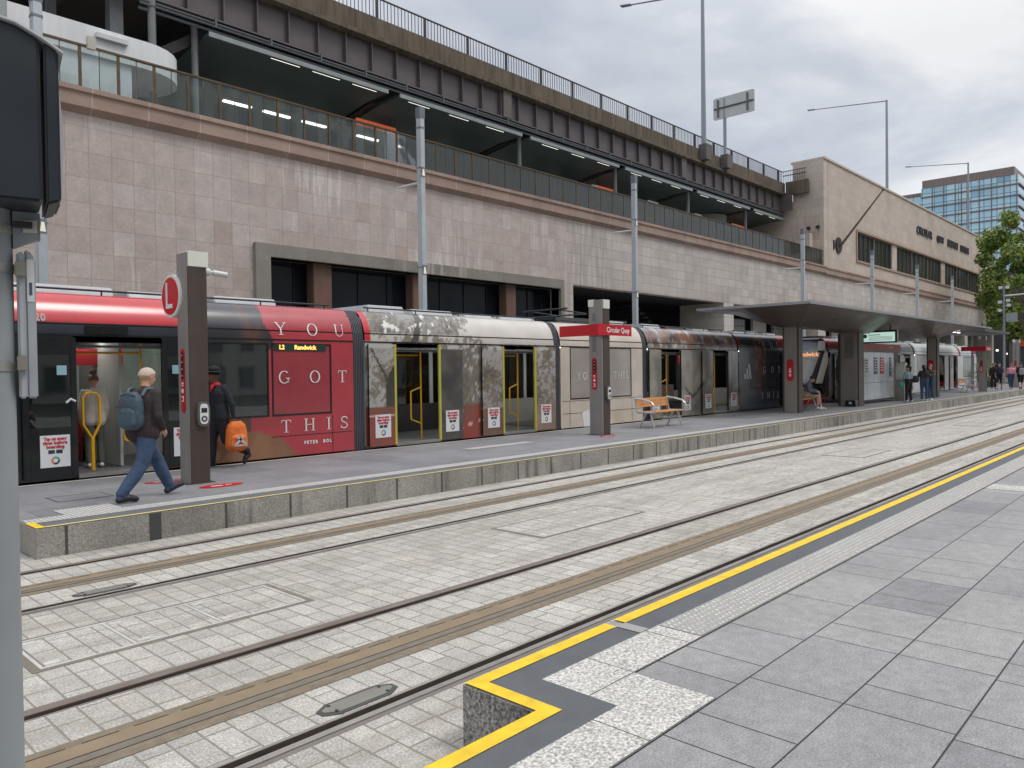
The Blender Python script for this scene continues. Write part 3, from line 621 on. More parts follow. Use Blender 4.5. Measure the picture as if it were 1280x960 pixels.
def paint_a(x, z):
    """advertising wrap of the nearer tram: colour of the paint at (x, height)"""
    n = fb(x, z, 1.1, 5)
    if x < 9.7:
        xb = 7.5+.13*math.sin(z*3.1+.6)+.06*math.sin(z*9) - (.35 if z < 1.15 else 0)*min(1, (1.15-z)*3)
        if z < .62:
            q = ((x-6.9)/1.35)**2+((z+.25)/.85)**2
            if q < 1: return mixc(K(96, 62, 46), K(150, 108, 78), .4+n*.8)
        if z > 2.5 and x < 5.95: return TRED
        if z > 2.32 and x < 5.95: return K(44, 50, 60)
        if x < 6.3 and z < 2.32: return BLACK
        if x < xb:
            br = fb(x, z, 2.2, 9)
            e_ = math.exp(-((x-7.25)/.22)**2)*(1 if z > .9 else 0)
            return mixc(K(62, 62, 68) if z > 2.5 else K(48, 47, 50), K(126, 84, 60), max(0, br*.9*e_+.25*e_) + (.35 if z < .9 else 0))
        if .6 < z < 1.02 and x < 7.9: return mixc(CORAL, K(150, 60, 60), .5)
        return CORAL
    if x < 16.3:
        if z > 2.32 and x < 10.0: return TRED
        if z > 2.5:
            t = (x-12.4)/.8
            if fb(x, z, 1.4, 2) + .25 - t*.6 > 0: 
                f = fb(x, z, 5, 4)
                return mixc(trees(x, z, K(150, 148, 144), -.05, 1.6), K(232, 232, 228), 1 if f > .42 else 0)
            return K(214, 208, 199)
        if z > 2.32: return trees(x, z, K(206, 200, 192), .12, 1.5) if x < 13.4 else K(210, 204, 196)
        if z > 2.2: pass
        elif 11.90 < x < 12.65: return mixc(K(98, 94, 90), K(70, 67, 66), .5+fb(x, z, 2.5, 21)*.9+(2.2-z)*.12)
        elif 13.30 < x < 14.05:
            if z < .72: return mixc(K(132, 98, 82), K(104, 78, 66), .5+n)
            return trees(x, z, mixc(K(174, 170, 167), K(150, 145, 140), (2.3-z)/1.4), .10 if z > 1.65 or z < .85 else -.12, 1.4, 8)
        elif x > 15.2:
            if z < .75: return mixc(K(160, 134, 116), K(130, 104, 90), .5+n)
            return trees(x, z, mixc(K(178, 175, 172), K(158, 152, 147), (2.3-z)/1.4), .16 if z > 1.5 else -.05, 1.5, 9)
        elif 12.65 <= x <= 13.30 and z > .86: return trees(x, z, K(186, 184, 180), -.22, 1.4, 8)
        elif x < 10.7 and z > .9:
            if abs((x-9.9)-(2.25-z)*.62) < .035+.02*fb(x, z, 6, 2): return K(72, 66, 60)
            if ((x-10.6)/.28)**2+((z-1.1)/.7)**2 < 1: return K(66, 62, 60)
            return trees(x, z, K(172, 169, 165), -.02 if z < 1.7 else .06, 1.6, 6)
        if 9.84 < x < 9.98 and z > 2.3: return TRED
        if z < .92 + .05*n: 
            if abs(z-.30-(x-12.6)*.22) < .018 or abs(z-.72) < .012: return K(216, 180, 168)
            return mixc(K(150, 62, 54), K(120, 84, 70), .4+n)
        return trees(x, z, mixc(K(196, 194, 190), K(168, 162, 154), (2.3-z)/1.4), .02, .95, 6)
    if x < 20.6:
        c = K(206, 194, 178) if z > .5 else K(200, 184, 164)
        return mixc(c, K(216, 206, 192), .5+n*.6)
    if x < 26.98:
        if z > 2.32:
            f = fb(x, z, 1.5, 12); g2 = fb(x, z, 3.5, 13)
            c = mixc(K(140, 128, 118), K(78, 74, 78), .55+f*1.4)
            return mixc(c, K(150, 102, 78), g2*2.0) if g2 > .08 else mixc(c, K(206, 198, 190), -g2*1.1)
        f = fb(x, z, 1.2, 15)
        if abs(z-1.05-.35*math.sin(x*2.6)) < .06 and 23.0 < x < 24.3: return K(70, 58, 52)
        return mixc(K(156, 149, 134), K(112, 108, 98), .5+f*1.2)
    q = ((x-28.9)/.55)**2+((z-1.9)/1.15)**2
    if q < 1:
        f = fb(x, z, 2.6, 18); return mixc(K(50, 46, 50), K(150, 98, 72), .35+f*1.3+(.2 if z > 2.2 else 0))
    if 30.75 < x < 31.75 and z > 2.5: return TRED
    if 26.98 < x < 27.2 and z > 2.45: return TRED
    return mixc(K(46, 48, 58), K(58, 62, 76), .5+n)
def paint_b(x, z):
    """plain white tram with a red flash at the ends"""
    if z > 2.45 and (x < 4.6 or x > 30.9): return TRED
    if abs(x-26.95) < .18 and z > 2.3: return TRED
    if z < .35 and x < 5.0: return K(120, 36, 40)
    if z < 2.3 and 24.2 < x < 24.9:
        return (K(86, 96, 150), K(206, 90, 60), K(196, 196, 206))[int((z*2.2+x*1.7) % 3)]
    return K(244, 246, 249)

def m_livery(name, rough):
    m, t, p = base(name); L = t.links.new
    a = N(t, 'ShaderNodeVertexColor', layer_name='Col'); tcn = N(t, 'ShaderNodeTexCoord'); nz = N(t, 'ShaderNodeTexNoise'); nz.inputs['Scale'].default_value = 2.; nz.inputs['Detail'].default_value = 6; L(tcn.outputs['Object'], nz.inputs['Vector'])
    mr = N(t, 'ShaderNodeMapRange'); mr.inputs[1].default_value = .3; mr.inputs[2].default_value = .7; mr.inputs[3].default_value = .9; mr.inputs[4].default_value = 1.08; L(nz.outputs['Fac'], mr.inputs[0])
    v = N(t, 'ShaderNodeVectorMath', operation='SCALE'); L(a.outputs['Color'], v.inputs[0]); L(mr.outputs[0], v.inputs['Scale']); L(v.outputs[0], p.inputs['Base Color'])
    p.inputs['Roughness'].default_value = rough; p.inputs['Coat Weight'].default_value = .8; p.inputs['Coat Roughness'].default_value = .2
    bp = N(t, 'ShaderNodeBump'); bp.inputs['Strength'].default_value = .04; bp.inputs['Distance'].default_value = .05; L(nz.outputs['Fac'], bp.inputs['Height']); L(bp.outputs[0], p.inputs['Normal'])
    return m
M_LIV = m_livery('tram_livery', .26); M_FILM = m_livery('filmed_glass', .12)
m_bell = mat('bellows_rubber', sr(82, 85, 92), .6, var=.15)
m_blk = mat('tram_black', sr(26, 28, 30), .25, var=.1, coat=.3)
m_tgl = glass('tram_glass', (.42, .46, .46), (.03, .034, .036), .35, 2.0)
m_tgl2 = glass('tram_door_glass', (.60, .70, .66), (.03, .036, .034), .12, 1.85)
m_yrail = mat('yellow_handrail', sr(236, 176, 20), .35, var=.05)
m_yedge = mat('yellow_door_edge', sr(192, 184, 78), .4, var=.06)
m_int = mat('tram_lining', sr(176, 178, 176), .5, var=.05)
m_intd = mat('tram_dark_lining', sr(70, 72, 76), .5, var=.08)
m_floor = mat('tram_floor', sr(92, 95, 99), .6, var=.1)
m_seat = mat('tram_seat', sr(128, 130, 134), .6, var=.1)
m_redp = mat('tram_red_panel', sr(150, 30, 34), .4, var=.06)
m_stick = mat('sticker_white', sr(226, 228, 230), .4, var=.03)
m_rtxt = mat('sticker_red', sr(200, 44, 58), .5, var=.03)
m_dtxt = mat('sticker_dark', sr(52, 58, 66), .5, var=.03)
m_wlet = mat('white_letters', (.8, .8, .8), .5, var=.02)
m_roofu = mat('roof_unit_grey', sr(196, 200, 204), .45, var=.08, scale=1.5, streak=.1)
m_dkmet = mat('dark_metal', sr(58, 60, 64), .45, metal=.4)
m_led = emit('led_amber', (1.0, .52, .12), 1.5); m_ledbg = mat('led_panel', sr(34, 66, 56), .3, var=.05)
YF, YB = 13.45, 16.10
def side_y(z):
    """inward lean of the tram side at a height: flat wall, then the rounded roof shoulder"""
    if z <= 2.3: return 0.
    t = (z-2.3)/.72; return .46*(1-math.sqrt(max(0, 1-t*t)))
def body(name, x0, x1, zs, paint, holes, mtl, parent, dx, step, y0=YF, off=0., inv=1):
    xs = sorted(set([round(x0+(x1-x0)*i/max(1, int((x1-x0)/step)), 3) for i in range(max(1, int((x1-x0)/step))+1)]+[h for q in holes for h in q[:2] if x0 < h < x1]))
    vs = []; cs = []; fs = []
    for z in zs:
        for x in xs: vs.append((x+dx, y0+inv*(side_y(z)+off), z)); cs.append(paint(x, z))
    n = len(xs)
    for j in range(len(zs)-1):
        for i in range(n-1):
            xc, zc = (xs[i]+xs[i+1])/2, (zs[j]+zs[j+1])/2
            if any(a < xc < b_ and c < zc < d for a, b_, c, d in holes): continue
            fs.append((j*n+i, j*n+i+1, (j+1)*n+i+1, (j+1)*n+i))
    me = bpy.data.meshes.new(name); offv = wloc(parent)
    me.from_pydata([tuple(Vector(v)-offv) for v in vs], [], fs); me.materials.append(mtl)
    ca = me.color_attributes.new('Col', 'FLOAT_COLOR', 'POINT')
    for i, c in enumerate(cs): ca.data[i].color = (c[0], c[1], c[2], 1)
    for p in me.polygons: p.use_smooth = True
    o = bpy.data.objects.new(name, me); COL.objects.link(o); o.parent = parent; return o

def glyph(ch):
    arc = lambda cx, cy, rx, ry, a, b_, n=18: [(cx+rx*math.cos(R(a+(b_-a)*i/n)), cy+ry*math.sin(R(a+(b_-a)*i/n))) for i in range(n+1)]
    T, t = .13, .055
    return {
     'Y': [([(.08, 1), (.45, .48)], T), ([(.86, 1), (.45, .48)], t), ([(.45, .5), (.45, 0)], T), ([(-.06, 1), (.24, 1)], t), ([(.70, 1), (.98, 1)], t), ([(.26, 0), (.64, 0)], t)],
     'O': [(arc(.47, .5, .42, .5, 0, 360, 28), 'o')],
     'U': [([(.14, 1), (.14, .32)], T), (arc(.47, .32, .33, .32, 180, 360, 14), t), ([(.80, .32), (.80, 1)], t), ([(-.02, 1), (.30, 1)], t), ([(.66, 1), (.94, 1)], t)],
     'G': [(arc(.47, .5, .42, .5, 45, 330, 22), 'o'), ([(.82, .06), (.82, .42)], T), ([(.62, .42), (.98, .42)], t)],
     'T': [([(.04, .98), (.86, .98)], t), ([(.45, 1), (.45, 0)], T), ([(.26, 0), (.64, 0)], t), ([(.05, .98), (.05, .78)], t), ([(.85, .98), (.85, .78)], t)],
     'H': [([(.14, 1), (.14, 0)], T), ([(.80, 1), (.80, 0)], T), ([(.14, .52), (.80, .52)], t), ([(-.02, 1), (.30, 1)], t), ([(-.02, 0), (.30, 0)], t), ([(.64, 1), (.96, 1)], t), ([(.64, 0), (.96, 0)], t)],
     'I': [([(.2, 1), (.2, 0)], T), ([(.02, 1), (.38, 1)], t), ([(.02, 0), (.38, 0)], t)],
     'S': [([(.70, .80), (.62, .95), (.42, 1), (.22, .95), (.12, .78), (.18, .62), (.40, .52), (.62, .40), (.72, .24), (.62, .06), (.40, 0), (.18, .05), (.08, .22)], .09), ([(.70, .98), (.70, .74)], t), ([(.08, .02), (.08, .28)], t)]}[ch]
def serif(mb, ch, xc, z0, h, wid=.85, y0=YF, off=-.012):
    """one seriffed capital painted on the side at (xc, z0)"""
    gw = {'I': .4}.get(ch, .92)
    def P(a, b_): 
        x = xc+(a-gw/2)*h*wid; z = z0+b_*h; return (x, y0+side_y(z)+off, z)
    for pts, th in glyph(ch):
        q = []
        for i in range(len(pts)-1):
            n = 5 if len(pts) == 2 else 1
            for k in range(n): q.append(tuple(pts[i][j]+(pts[i+1][j]-pts[i][j])*k/n for j in (0, 1)))
        q.append(pts[-1]); vs = []; fs = []
        for i, p in enumerate(q):
            a = q[max(0, i-1)]; c = q[min(len(q)-1, i+1)]; dx, dz = c[0]-a[0], c[1]-a[1]; l = math.hypot(dx, dz) or 1; nx, nz = -dz/l, dx/l
            tt = th if th != 'o' else .045+.085*abs(nx)
            vs += [P(p[0]+nx*tt/2, p[1]+nz*tt/2), P(p[0]-nx*tt/2, p[1]-nz*tt/2)]
            if i: fs.append((2*i-2, 2*i-1, 2*i+1, 2*i))
        mb.add(vs, fs)
def notice(leaf, x, big=True):
    o = MB().box(x-.21, x+.21, YF-.085, YF-.078, .24, .74).done('notice', m_stick, leaf)
    b = MB()
    for k, s in enumerate(('Tap on every', 'time before', 'boarding')): write(b, s, .072, (x, YF-.089, .685-.062*k), '-y', sx=.82 if k == 0 else 1., bold=.002)
    c = MB(); c.box(x-.10, x-.01, YF-.089, YF-.086, .455, .51); c.box(x+.01, x+.10, YF-.089, YF-.086, .455, .51)
    d = MB()
    for i in range(24):
        a0, a1 = 2*math.pi*i/24, 2*math.pi*(i+1)/24
        d.add([(x+math.cos(a)*r_, YF-.088, .345+math.sin(a)*r_) for a, r_ in ((a0, .035), (a1, .035), (a1, .062), (a0, .062))], [(0, 1, 2, 3)], i*3//24)
    t = MB(); t.add(b.v, b.f, 0); t.add(c.v, c.f, 1)
    for f, mi in zip(d.f, d.mi): t.add([d.v[k] for k in f], [(0, 1, 2, 3)], 2+mi)
    ms = [m_rtxt, m_dtxt, mat('ring_teal', sr(60, 160, 150), .5), mat('ring_orange', sr(230, 130, 50), .5), mat('ring_navy', sr(40, 60, 96), .5)]
    return o, t, ms

def stripes(mb, x, z, s, y=YF-.010):
    """three slanted bars rising to the right"""
    for k, hh in enumerate((.36, .68, 1.0)):
        xa = x+k*.36*s
        mb.add([(xa, y, z), (xa+.27*s, y, z), (xa+.27*s-.42*hh*s*.55-.0, y, z+hh*s), (xa-.42*hh*s*.55+.02*s, y, z+hh*s*.86)], [(0, 1, 2, 3)])

def build_tram(dx, paint, liv, label, step):
    A = liv == 'a'
    r = thing('tram', (18.45+dx, 14.775, TZ), label, 'tram', 'two coupled trams at the far side of the island platform')
    zs = [.03, .15, .3, .45, .6, .75, .9, 1.05, 1.2, 1.35, 1.5, 1.65, 1.8, 1.95, 2.1, 2.2, 2.3, 2.36, 2.42, 2.5, 2.58, 2.66, 2.74, 2.82, 2.89, 2.95, 2.99, 3.01, 3.018]
    if A:
        z2 = []
        for a, c in zip(zs[:-1], zs[1:]): z2 += [a, (a+c)/2] if c-a > .07 else [a]
        zs = z2+[zs[-1]]
    cars = [(2.9, 9.53), (9.84, 16.14), (16.42, 20.50), (20.80, 26.93), (27.08, 31.72)]
    doors = [(4.19, 5.54), (10.59, 11.90), (14.05, 15.28), (21.50, 22.75), (24.95, 26.10), (31.3, 31.5)]
    opened = doors[:5]
    wins = {0: [(7.64, 8.99, .83, 2.25)], 2: [(16.84, 19.88, .82, 2.32)], 4: [(28.0, 30.5, .82, 2.25)]}
    if A: wins[0].insert(0, (6.36, 7.58, .83, 2.25))
    bodies = []
    for ci, (a, c) in enumerate(cars):
        holes = [(d[0], d[1], -.1, 2.2) for d in opened if a < d[0] < c]+[(q[0], q[1], q[2], q[3]) for q in wins.get(ci, [])]
        zz = sorted(set(zs+[2.2]+[h for q in wins.get(ci, []) for h in q[2:]]))
        o = body('car_body', a, c, zz, paint, holes, M_LIV, r, dx, step); bodies.append(o)
        # roof, far side, floor, lining of the same car
        b = MB(); b.box(a+dx, c+dx, YF+.45, YB-.45, 2.96, 3.018); b.add([(a+dx, YB-.46*0-side_y(z), z) for z in (.03, .8)]+[(c+dx, YB, z) for z in (.8, .03)], [(0, 1, 2, 3)])
        b.add([(a+dx, YB, 2.2), (a+dx, YB, 2.4), (a+dx, YB-.2, 2.85), (a+dx, YB-.46, 3.01), (c+dx, YB, 2.2), (c+dx, YB, 2.4), (c+dx, YB-.2, 2.85), (c+dx, YB-.46, 3.01)], [(0, 4, 5, 1), (1, 5, 6, 2), (2, 6, 7, 3)])
        x = a
        while x < c-.3: b.box(x+dx, x+.12+dx, YB-.06, YB, .8, 2.2); x += 1.35
        for xe_ in (a, c-.05):
            b.box(xe_+dx, xe_+.05+dx, YF+.05, YF+.2, 0, 2.355); b.box(xe_+dx, xe_+.05+dx, YF+.16, YF+.5, 2.3551, 2.86)
        b.done('roof_and_far_side', m_roofu if not A or ci in (1, 2) else mat('wrap_dark', sr(84, 84, 88), .4, var=.08), o)
        MB().box(a+.02+dx, c-.02+dx, YB-.035, YB-.03, .8, 2.2).done('far_window', m_tgl2, o)
        b = MB(); b.box(a+dx, c+dx, YF+.02, YB-.02, -.02, .075); b.done('floor', m_floor, o)
        b = MB(); b.box(a+dx, c+dx, YF+.10, YB-.1, 2.36, 2.42); b.box(a+dx, c+dx, YB-.10, YB-.07, .08, .8); b.done('lining', m_int if ci != 1 else m_intd, o)
        MB().box(a+.3+dx, c-.3+dx, 14.7, 14.85, 2.335, 2.358).done('ceiling_light', emit('tram_light', (1, .97, .9), 9.), o)
        b = MB(); b.box(a+.2+dx, c-.2+dx, YF+.02, YF+.05, -.25, .028); b.done('skirt', m_redp if A and ci < 2 else m_intd, o)
        # dark cant rail lines along the roof shoulder
        b = MB(); b.box(a+dx, c+dx, YF+side_y(2.5)-.008, YF+side_y(2.5)+.02, 2.485, 2.507); b.box(a+dx, c+dx, YF-.010, YF+.01, 2.305, 2.33); b.done('cant_rail', m_blk, o)
        for (wa, wb, wc, wd) in wins.get(ci, []):
            film = A and not (ci == 0 and wa < 7)
            f = MB()
            for q in ((wa, wb, wd-.035, wd), (wa, wb, wc, wc+.035), (wa, wa+.035, wc+.035, wd-.035), (wb-.035, wb, wc+.035, wd-.035)): f.box(q[0]+dx, q[1]+dx, YF-.006, YF+.03, q[2], q[3])
            fo = f.done('window', m_blk, o)
            if film or not A:
                dk = (lambda x, z: mixc(K(176, 170, 163), K(160, 152, 145), .5+fb(x, z, .8, 3)) if 16 < x < 20.5 else mixc(paint(x, z), (.05, .045, .05), .26)) if A else (lambda x, z: mixc(paint(x, z), K(170, 172, 178), .7))
                body('pane', wa+.035, wb-.035, [wc+.035+(wd-wc-.07)*k/12 for k in range(13)], dk, [], M_FILM, fo, dx, .1, off=.004)
            else: MB().box(wa+.035+dx, wb-.035+dx, YF+.004, YF+.012, wc+.035, wd-.035).done('pane', m_tgl, fo)
        # roof equipment
        rnd = random.Random(ci+(0 if A else 9)); x = a+.5
        while x < c-1.2:
            l = rnd.uniform(.9, 1.7); h = rnd.uniform(.08, .17)
            MB().prism([(13.95, 3.0), (14.02, 3.02+h), (15.5, 3.02+h), (15.57, 3.0)], 'x', x+dx, min(x+l, c-.2)+dx).done('roof_unit', m_roofu if rnd.random() > .35 else m_dkmet, o, bevel=.015)
            x += l+rnd.uniform(.15, .5)
        b = MB(); b.tube([(a+.3+dx, 13.88, 3.09), (c-.3+dx, 13.88, 3.09)], .018, 6)
        for k in range(5): b.tube([(a+.4+(c-a-.8)*k/4+dx, 13.88, 3.0), (a+.4+(c-a-.8)*k/4+dx, 13.88, 3.09)], .014, 6)
        b.done('roof_rail', m_dkmet, o)
    # bellows between the cars
    for i in range(4):
        a, c = cars[i][1], cars[i+1][0]; n = 7; b = MB()
        for k in range(n):
            xa = a+(c-a)*k/n; xb = a+(c-a)*(k+.62)/n; ins = .03
            pts = [(YF+ins+side_y(z), z) for z in (-.1, 1, 2.3, 2.5, 2.7, 2.85, 2.95, 3.0)]; q = pts+[(YB-ins-side_y(z), z) for z in (3.0, 2.95, 2.85, 2.7, 2.5, 2.3, -.1)]
            inn = [(p[0]+(.08 if p[0] < 14.7 else -.08), p[1]-(.08 if p[1] > 2.6 else 0)) for p in q]
            m_ = len(q)
            vs = [(X+dx, p[0], p[1]) for X in (xa, xb) for p in q]
            b.add(vs, [(j, j+1, m_+j+1, m_+j) for j in range(m_-1)]+[tuple(range(m_)), tuple(range(2*m_-1, m_-1, -1))] if False else [(j, j+1, m_+j+1, m_+j) for j in range(m_-1)])
            vs = [(xa+dx, p[0], p[1]) for p in q]+[(xa+dx, p[0], p[1]) for p in inn]+[(xb+dx, p[0], p[1]) for p in q]+[(xb+dx, p[0], p[1]) for p in inn]
            b.add(vs, [(j, j+1, m_+j+1, m_+j) for j in range(m_-1)]+[(2*m_+j, 2*m_+j+1, 3*m_+j+1, 3*m_+j) for j in range(m_-1)])
            if k < n-1:
                xc_ = a+(c-a)*(k+1)/n; b.add([(xb+dx, p[0], p[1]) for p in inn]+[(xc_+dx, p[0], p[1]) for p in inn], [(j, j+1, m_+j+1, m_+j) for j in range(m_-1)])
        b.done('bellows', m_bell, r)
    # door leaves pushed open along the side
    leaves = [(3.43, 4.19), (5.54, 6.29), (9.88, 10.59), (11.90, 12.65), (13.30, 14.05), (15.28, 16.12), (20.80, 21.50), (22.75, 23.50), (24.18, 24.95), (26.10, 26.86), (30.80, 31.55)]
    tmpl = None
    for li, (a, c) in enumerate(leaves):
        zl = [.06+(2.27-.06)*k/64 for k in range(65)]
        if A and (a < 7 or a > 30) or (not A and li in (0, 1)):
            f = MB(); f.box(a+dx, a+.09+dx, YF-.075, YF-.03, .06, 2.27); f.box(c-.09+dx, c+dx, YF-.075, YF-.03, .06, 2.27); f.box(a+.09+dx, c-.09+dx, YF-.075, YF-.03, 2.0, 2.27); f.box(a+.09+dx, c-.09+dx, YF-.075, YF-.03, .06, .86)
            o = f.done('door_leaf', m_blk, r, bevel=.006)
            MB().box(a+.09+dx, c-.09+dx, YF-.06, YF-.052, .86, 2.0).done('pane', m_tgl2, o)
            if A:
                b = MB(); xs_ = c-.2 if a < 4 else a+.25
                b.box(xs_-.08, xs_+.06, YF-.064, YF-.061, 1.68, 1.83); b.done('blue_sticker', mat('sticker_blue', sr(150, 190, 200), .4), o)
                if a < 4:
                    b = MB(); b.tube([(c-.16, YF-.08, 1.24), (c-.1, YF-.1, 1.3), (c-.03, YF-.08, 1.26)], .018, 8); b.done('handle', m_stick, o)
        else:
            o = body('door_leaf', a, c, zl, paint, [], M_FILM if A else M_LIV, r, dx, .03 if A else .3, off=-.075)
            b = MB(); b.box(a+dx, c+dx, YF-.073, YF-.03, .06, 2.27); b.done('leaf_back', m_blk, o)
            if A and li < 6:
                ex = c if li in (2, 4, 6, 8) else a
                if 11 < a < 13 or a > 15 and a < 16.2: ex = a
                MB().box(ex-.028, ex+.028, YF-.086, YF-.04, .06, 2.27).done('door_edge', m_yedge, o)
        if A:
            x = (a+c)/2 + (.05 if li == 0 else 0)
            if tmpl is None:
                no, t, ms = notice(o, x); po = t.done('notice_print', ms, o); tmpl = (no, po, x)
            else:
                for s in tmpl[:2]:
                    q = s.copy(); COL.objects.link(q); q.parent = o; q.location = (x-tmpl[2], 0, 0)
    # interior: seats against the far side, yellow poles, red route panel over the door
    for d in opened:
        a, c = d
        for k in range(2):
            x = a+.12+k*.62; b = MB(); b.box(x+dx, x+.5+dx, 15.3, 15.75, .42, .52); b.box(x+dx, x+.5+dx, 15.72, 15.84, .52, 1.05); b.box(x+.05+dx, x+.45+dx, 15.45, 15.7, .08, .42)
            so_ = b.done('seat', m_seat, r, bevel=.03)
            b = MB(); b.disc((x+.25+dx, 15.715, .82), .09, 'y', .012, 18); b.done('seat_emblem', mat('emblem_red', sr(196, 92, 96), .5), so_)
        b = MB(); b.tube([(c-.18+dx, 13.85, .08), (c-.18+dx, 13.85, 2.36)], .019, 8); b.tube([(c-.18+dx, 13.85, 1.3), (c-.45+dx, 13.9, 1.2), (c-.45+dx, 13.9, .55), (c-.2+dx, 13.85, .45)], .019, 8); b.tube([(a+.1+dx, 13.95, 2.05), (c-.18+dx, 13.95, 2.05)], .019, 8)
        b.done('grab_pole', m_yrail, r)
        b = MB(); b.box(a+.35+dx, c-.05+dx, 15.0, 15.03, 1.85, 2.15); b.done('route_panel', mat('route_red', sr(140, 24, 34), .5), r)
        b = MB(); b.box(a-.02+dx, c+.02+dx, YF+.0, YF+.25, 2.205, 2.30); b.box(a+dx, c+dx, YF+.02, YF+.08, 2.12, 2.16); b.done('door_gear', m_dkmet, r)
        MB().box(a+dx, c+dx, YF-.09, YF+.05, .03, .085).done('door_sill', mat('sill_metal', sr(150, 150, 148), .4, metal=.5), r)
    if A:
        b = MB()   # looped yellow rail by the first door
        b.tube([(4.55, 13.85, .08), (4.55, 13.85, .62), (4.42, 13.85, .85), (4.42, 13.85, 1.28), (4.46, 13.85, 1.36), (4.54, 13.85, 1.38), (4.64, 13.85, 1.36), (4.68, 13.85, 1.28), (4.68, 13.85, .85), (4.57, 13.85, .62), (4.57, 13.85, .08)], .022, 10)
        b.done('grab_pole', m_yrail, r)
        b = MB(); b.box(4.2, 4.9, 15.4, 15.5, .1, 1.0); b.done('red_partition', m_redp, r)
        b = MB(); b.box(5.05, 5.1, 14.0, 16.0, .1, 2.3); b.done('partition', m_int, r)
    # cab ends
    for end in (-1, 1):
        xb = (3.3 if end < 0 else 31.95)
        D = lambda z: (1.30 if z < .8 else (0 if z > 2.5 else 1.30*(2.5-z)/1.7)) - (.12*(z-2.5)/.4 if z > 2.5 else 0)
        zg = [-.15, .1, .4, .7, .9, 1.1, 1.35, 1.6, 1.85, 2.1, 2.3, 2.45, 2.55, 2.7, 2.85, 2.95, 3.01]; ny = 22
        def P(yy, z):
            ins = side_y(z) if z > 2.3 else 0
            return (xb+end*(D(z)+.42*(1-abs(yy)**2.6))+dx, 14.775+yy*(1.325-ins), z)
        vs = [P(-1+2*j/ny, z) for z in zg for j in range(ny+1)]; fs = []; mi = []
        for i in range(len(zg)-1):
            for j in range(ny):
                fs.append((i*(ny+1)+j, i*(ny+1)+j+1, (i+1)*(ny+1)+j+1, (i+1)*(ny+1)+j))
                z = (zg[i]+zg[i+1])/2; yy = abs(-1+2*(j+.5)/ny)
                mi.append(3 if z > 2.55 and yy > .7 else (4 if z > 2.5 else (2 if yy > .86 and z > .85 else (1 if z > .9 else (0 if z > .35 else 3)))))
        b = MB(); b.v = vs; b.f = fs; b.mi = mi
        # sides from the body to the nose edge
        for ys in (-1, 1):
            xe = 2.9 if end < 0 else 31.72; k = len(zg)
            vs = []
            for z in zg: 
                p = P(ys, z); vs += [(xe+dx if abs(xe-(p[0]-dx)) > 0 else xe+dx, p[1], z), p]
            b.add(vs, [(2*i, 2*i+1, 2*i+3, 2*i+2) for i in range(k-1)], 0)
            for q in range(len(b.mi)-(k-1), len(b.mi)):
                z = (zg[q-len(b.mi)+k-1]+zg[q-len(b.mi)+k])/2
                b.mi[q] = 3 if z > 2.5 else (0 if z > .4 else 3)
        vs = [P(-1+2*j/ny, 3.01) for j in range(ny+1)]+[((3.4 if end < 0 else 31.6)+dx, v[1], 3.012) for v in [P(-1+2*j/ny, 3.01) for j in range(ny+1)]]
        b.add(vs, [(j, j+1, ny+2+j, ny+1+j) for j in range(ny)], 4)
        m_crm = mat('cab_pillar', sr(206, 200, 186), .4, var=.05); m_redg = mat('cab_red', sr(206, 34, 44), .3, coat=.4, var=.05)
        cabm = b.done('cab', [m_blk, mat('windscreen', sr(168, 182, 190) if not A else sr(60, 66, 70), .08, var=.08, coat=1.), m_crm, m_redg, mat('cab_top', sr(120, 124, 136), .35, var=.05) if not A else mat('cab_top_dark', sr(48, 50, 58), .35)], r, smooth=True)  # white tram's pale windscreen tone puts sky reflection into the base colour
        if not A and end < 0:
            b = MB(); write(b, 'Randwick', .27, (xb-.80+dx, 14.30, 2.24), '-x', bold=.006); b.done('destination_display', emit('led_orange', (1., .42, .16), .8), cabm)
    if A:
        b = MB(); b.box(7.70, 8.86, YF-.012, YF-.006, 2.105, 2.235); dp = b.done('destination_display', m_ledbg, r)
        b = MB(); write(b, 'L2', .12, (7.86, YF-.016, 2.17), '-y', bold=.003); write(b, 'Randwick', .12, (8.38, YF-.016, 2.17), '-y', bold=.003, sx=1.05); b.done('lettering', m_led, dp)
        for wd_, xs_, zz_ in (('YOU', (7.86, 8.56, 9.20), 2.42), ('GOT', (7.90, 8.59, 9.25), 1.47), ('THIS', (7.93, 8.45, 8.90, 9.29), .51)):
            b = MB()
            for ch, x in zip(wd_, xs_): serif(b, ch, x, zz_, .236, 1.04)
            b.done('lettering', m_wlet, bodies[0])
        b = MB(); write(b, 'PETER', .09, (8.48, YF-.008, .27), '-y', sx=.95, spacing=1.45, bold=.004); b.done('small_lettering', m_wlet, bodies[0]); b = MB(); write(b, 'BOL', .09, (8.86, YF-.008, .27), '-y', sx=.95, spacing=1.45, bold=.004); b.done('small_lettering', m_wlet, bodies[0])
        b = MB(); vs, fs = text_mesh('020', .16, .001, 1.1, .006); b.add([(3.68+v.x*.9, YF+side_y(2.58+v.y)-.012, 2.58+v.y) for v in vs], fs); b.done('fleet_number', m_wlet, bodies[0])
        m_grey = mat('pale_grey_letters', sr(232, 231, 228), .5)
        for wd_, xs_ in (('YOU', (17.25, 17.53, 17.82)), ('GOT', (18.15, 18.4, 18.65)), ('THIS', (19.0, 19.27, 19.47, 19.66))):
            b = MB()
            for ch, x in zip(wd_, xs_): serif(b, ch, x, 1.38, .21, .9, off=-.006)
            b.done('lettering', m_grey, bodies[2])
        b = MB(); stripes(b, 17.45, .02, 1.35, y=YF-.008); b.done('three_bar_emblem', mat('emblem_white', sr(224, 226, 226), .5), bodies[2])
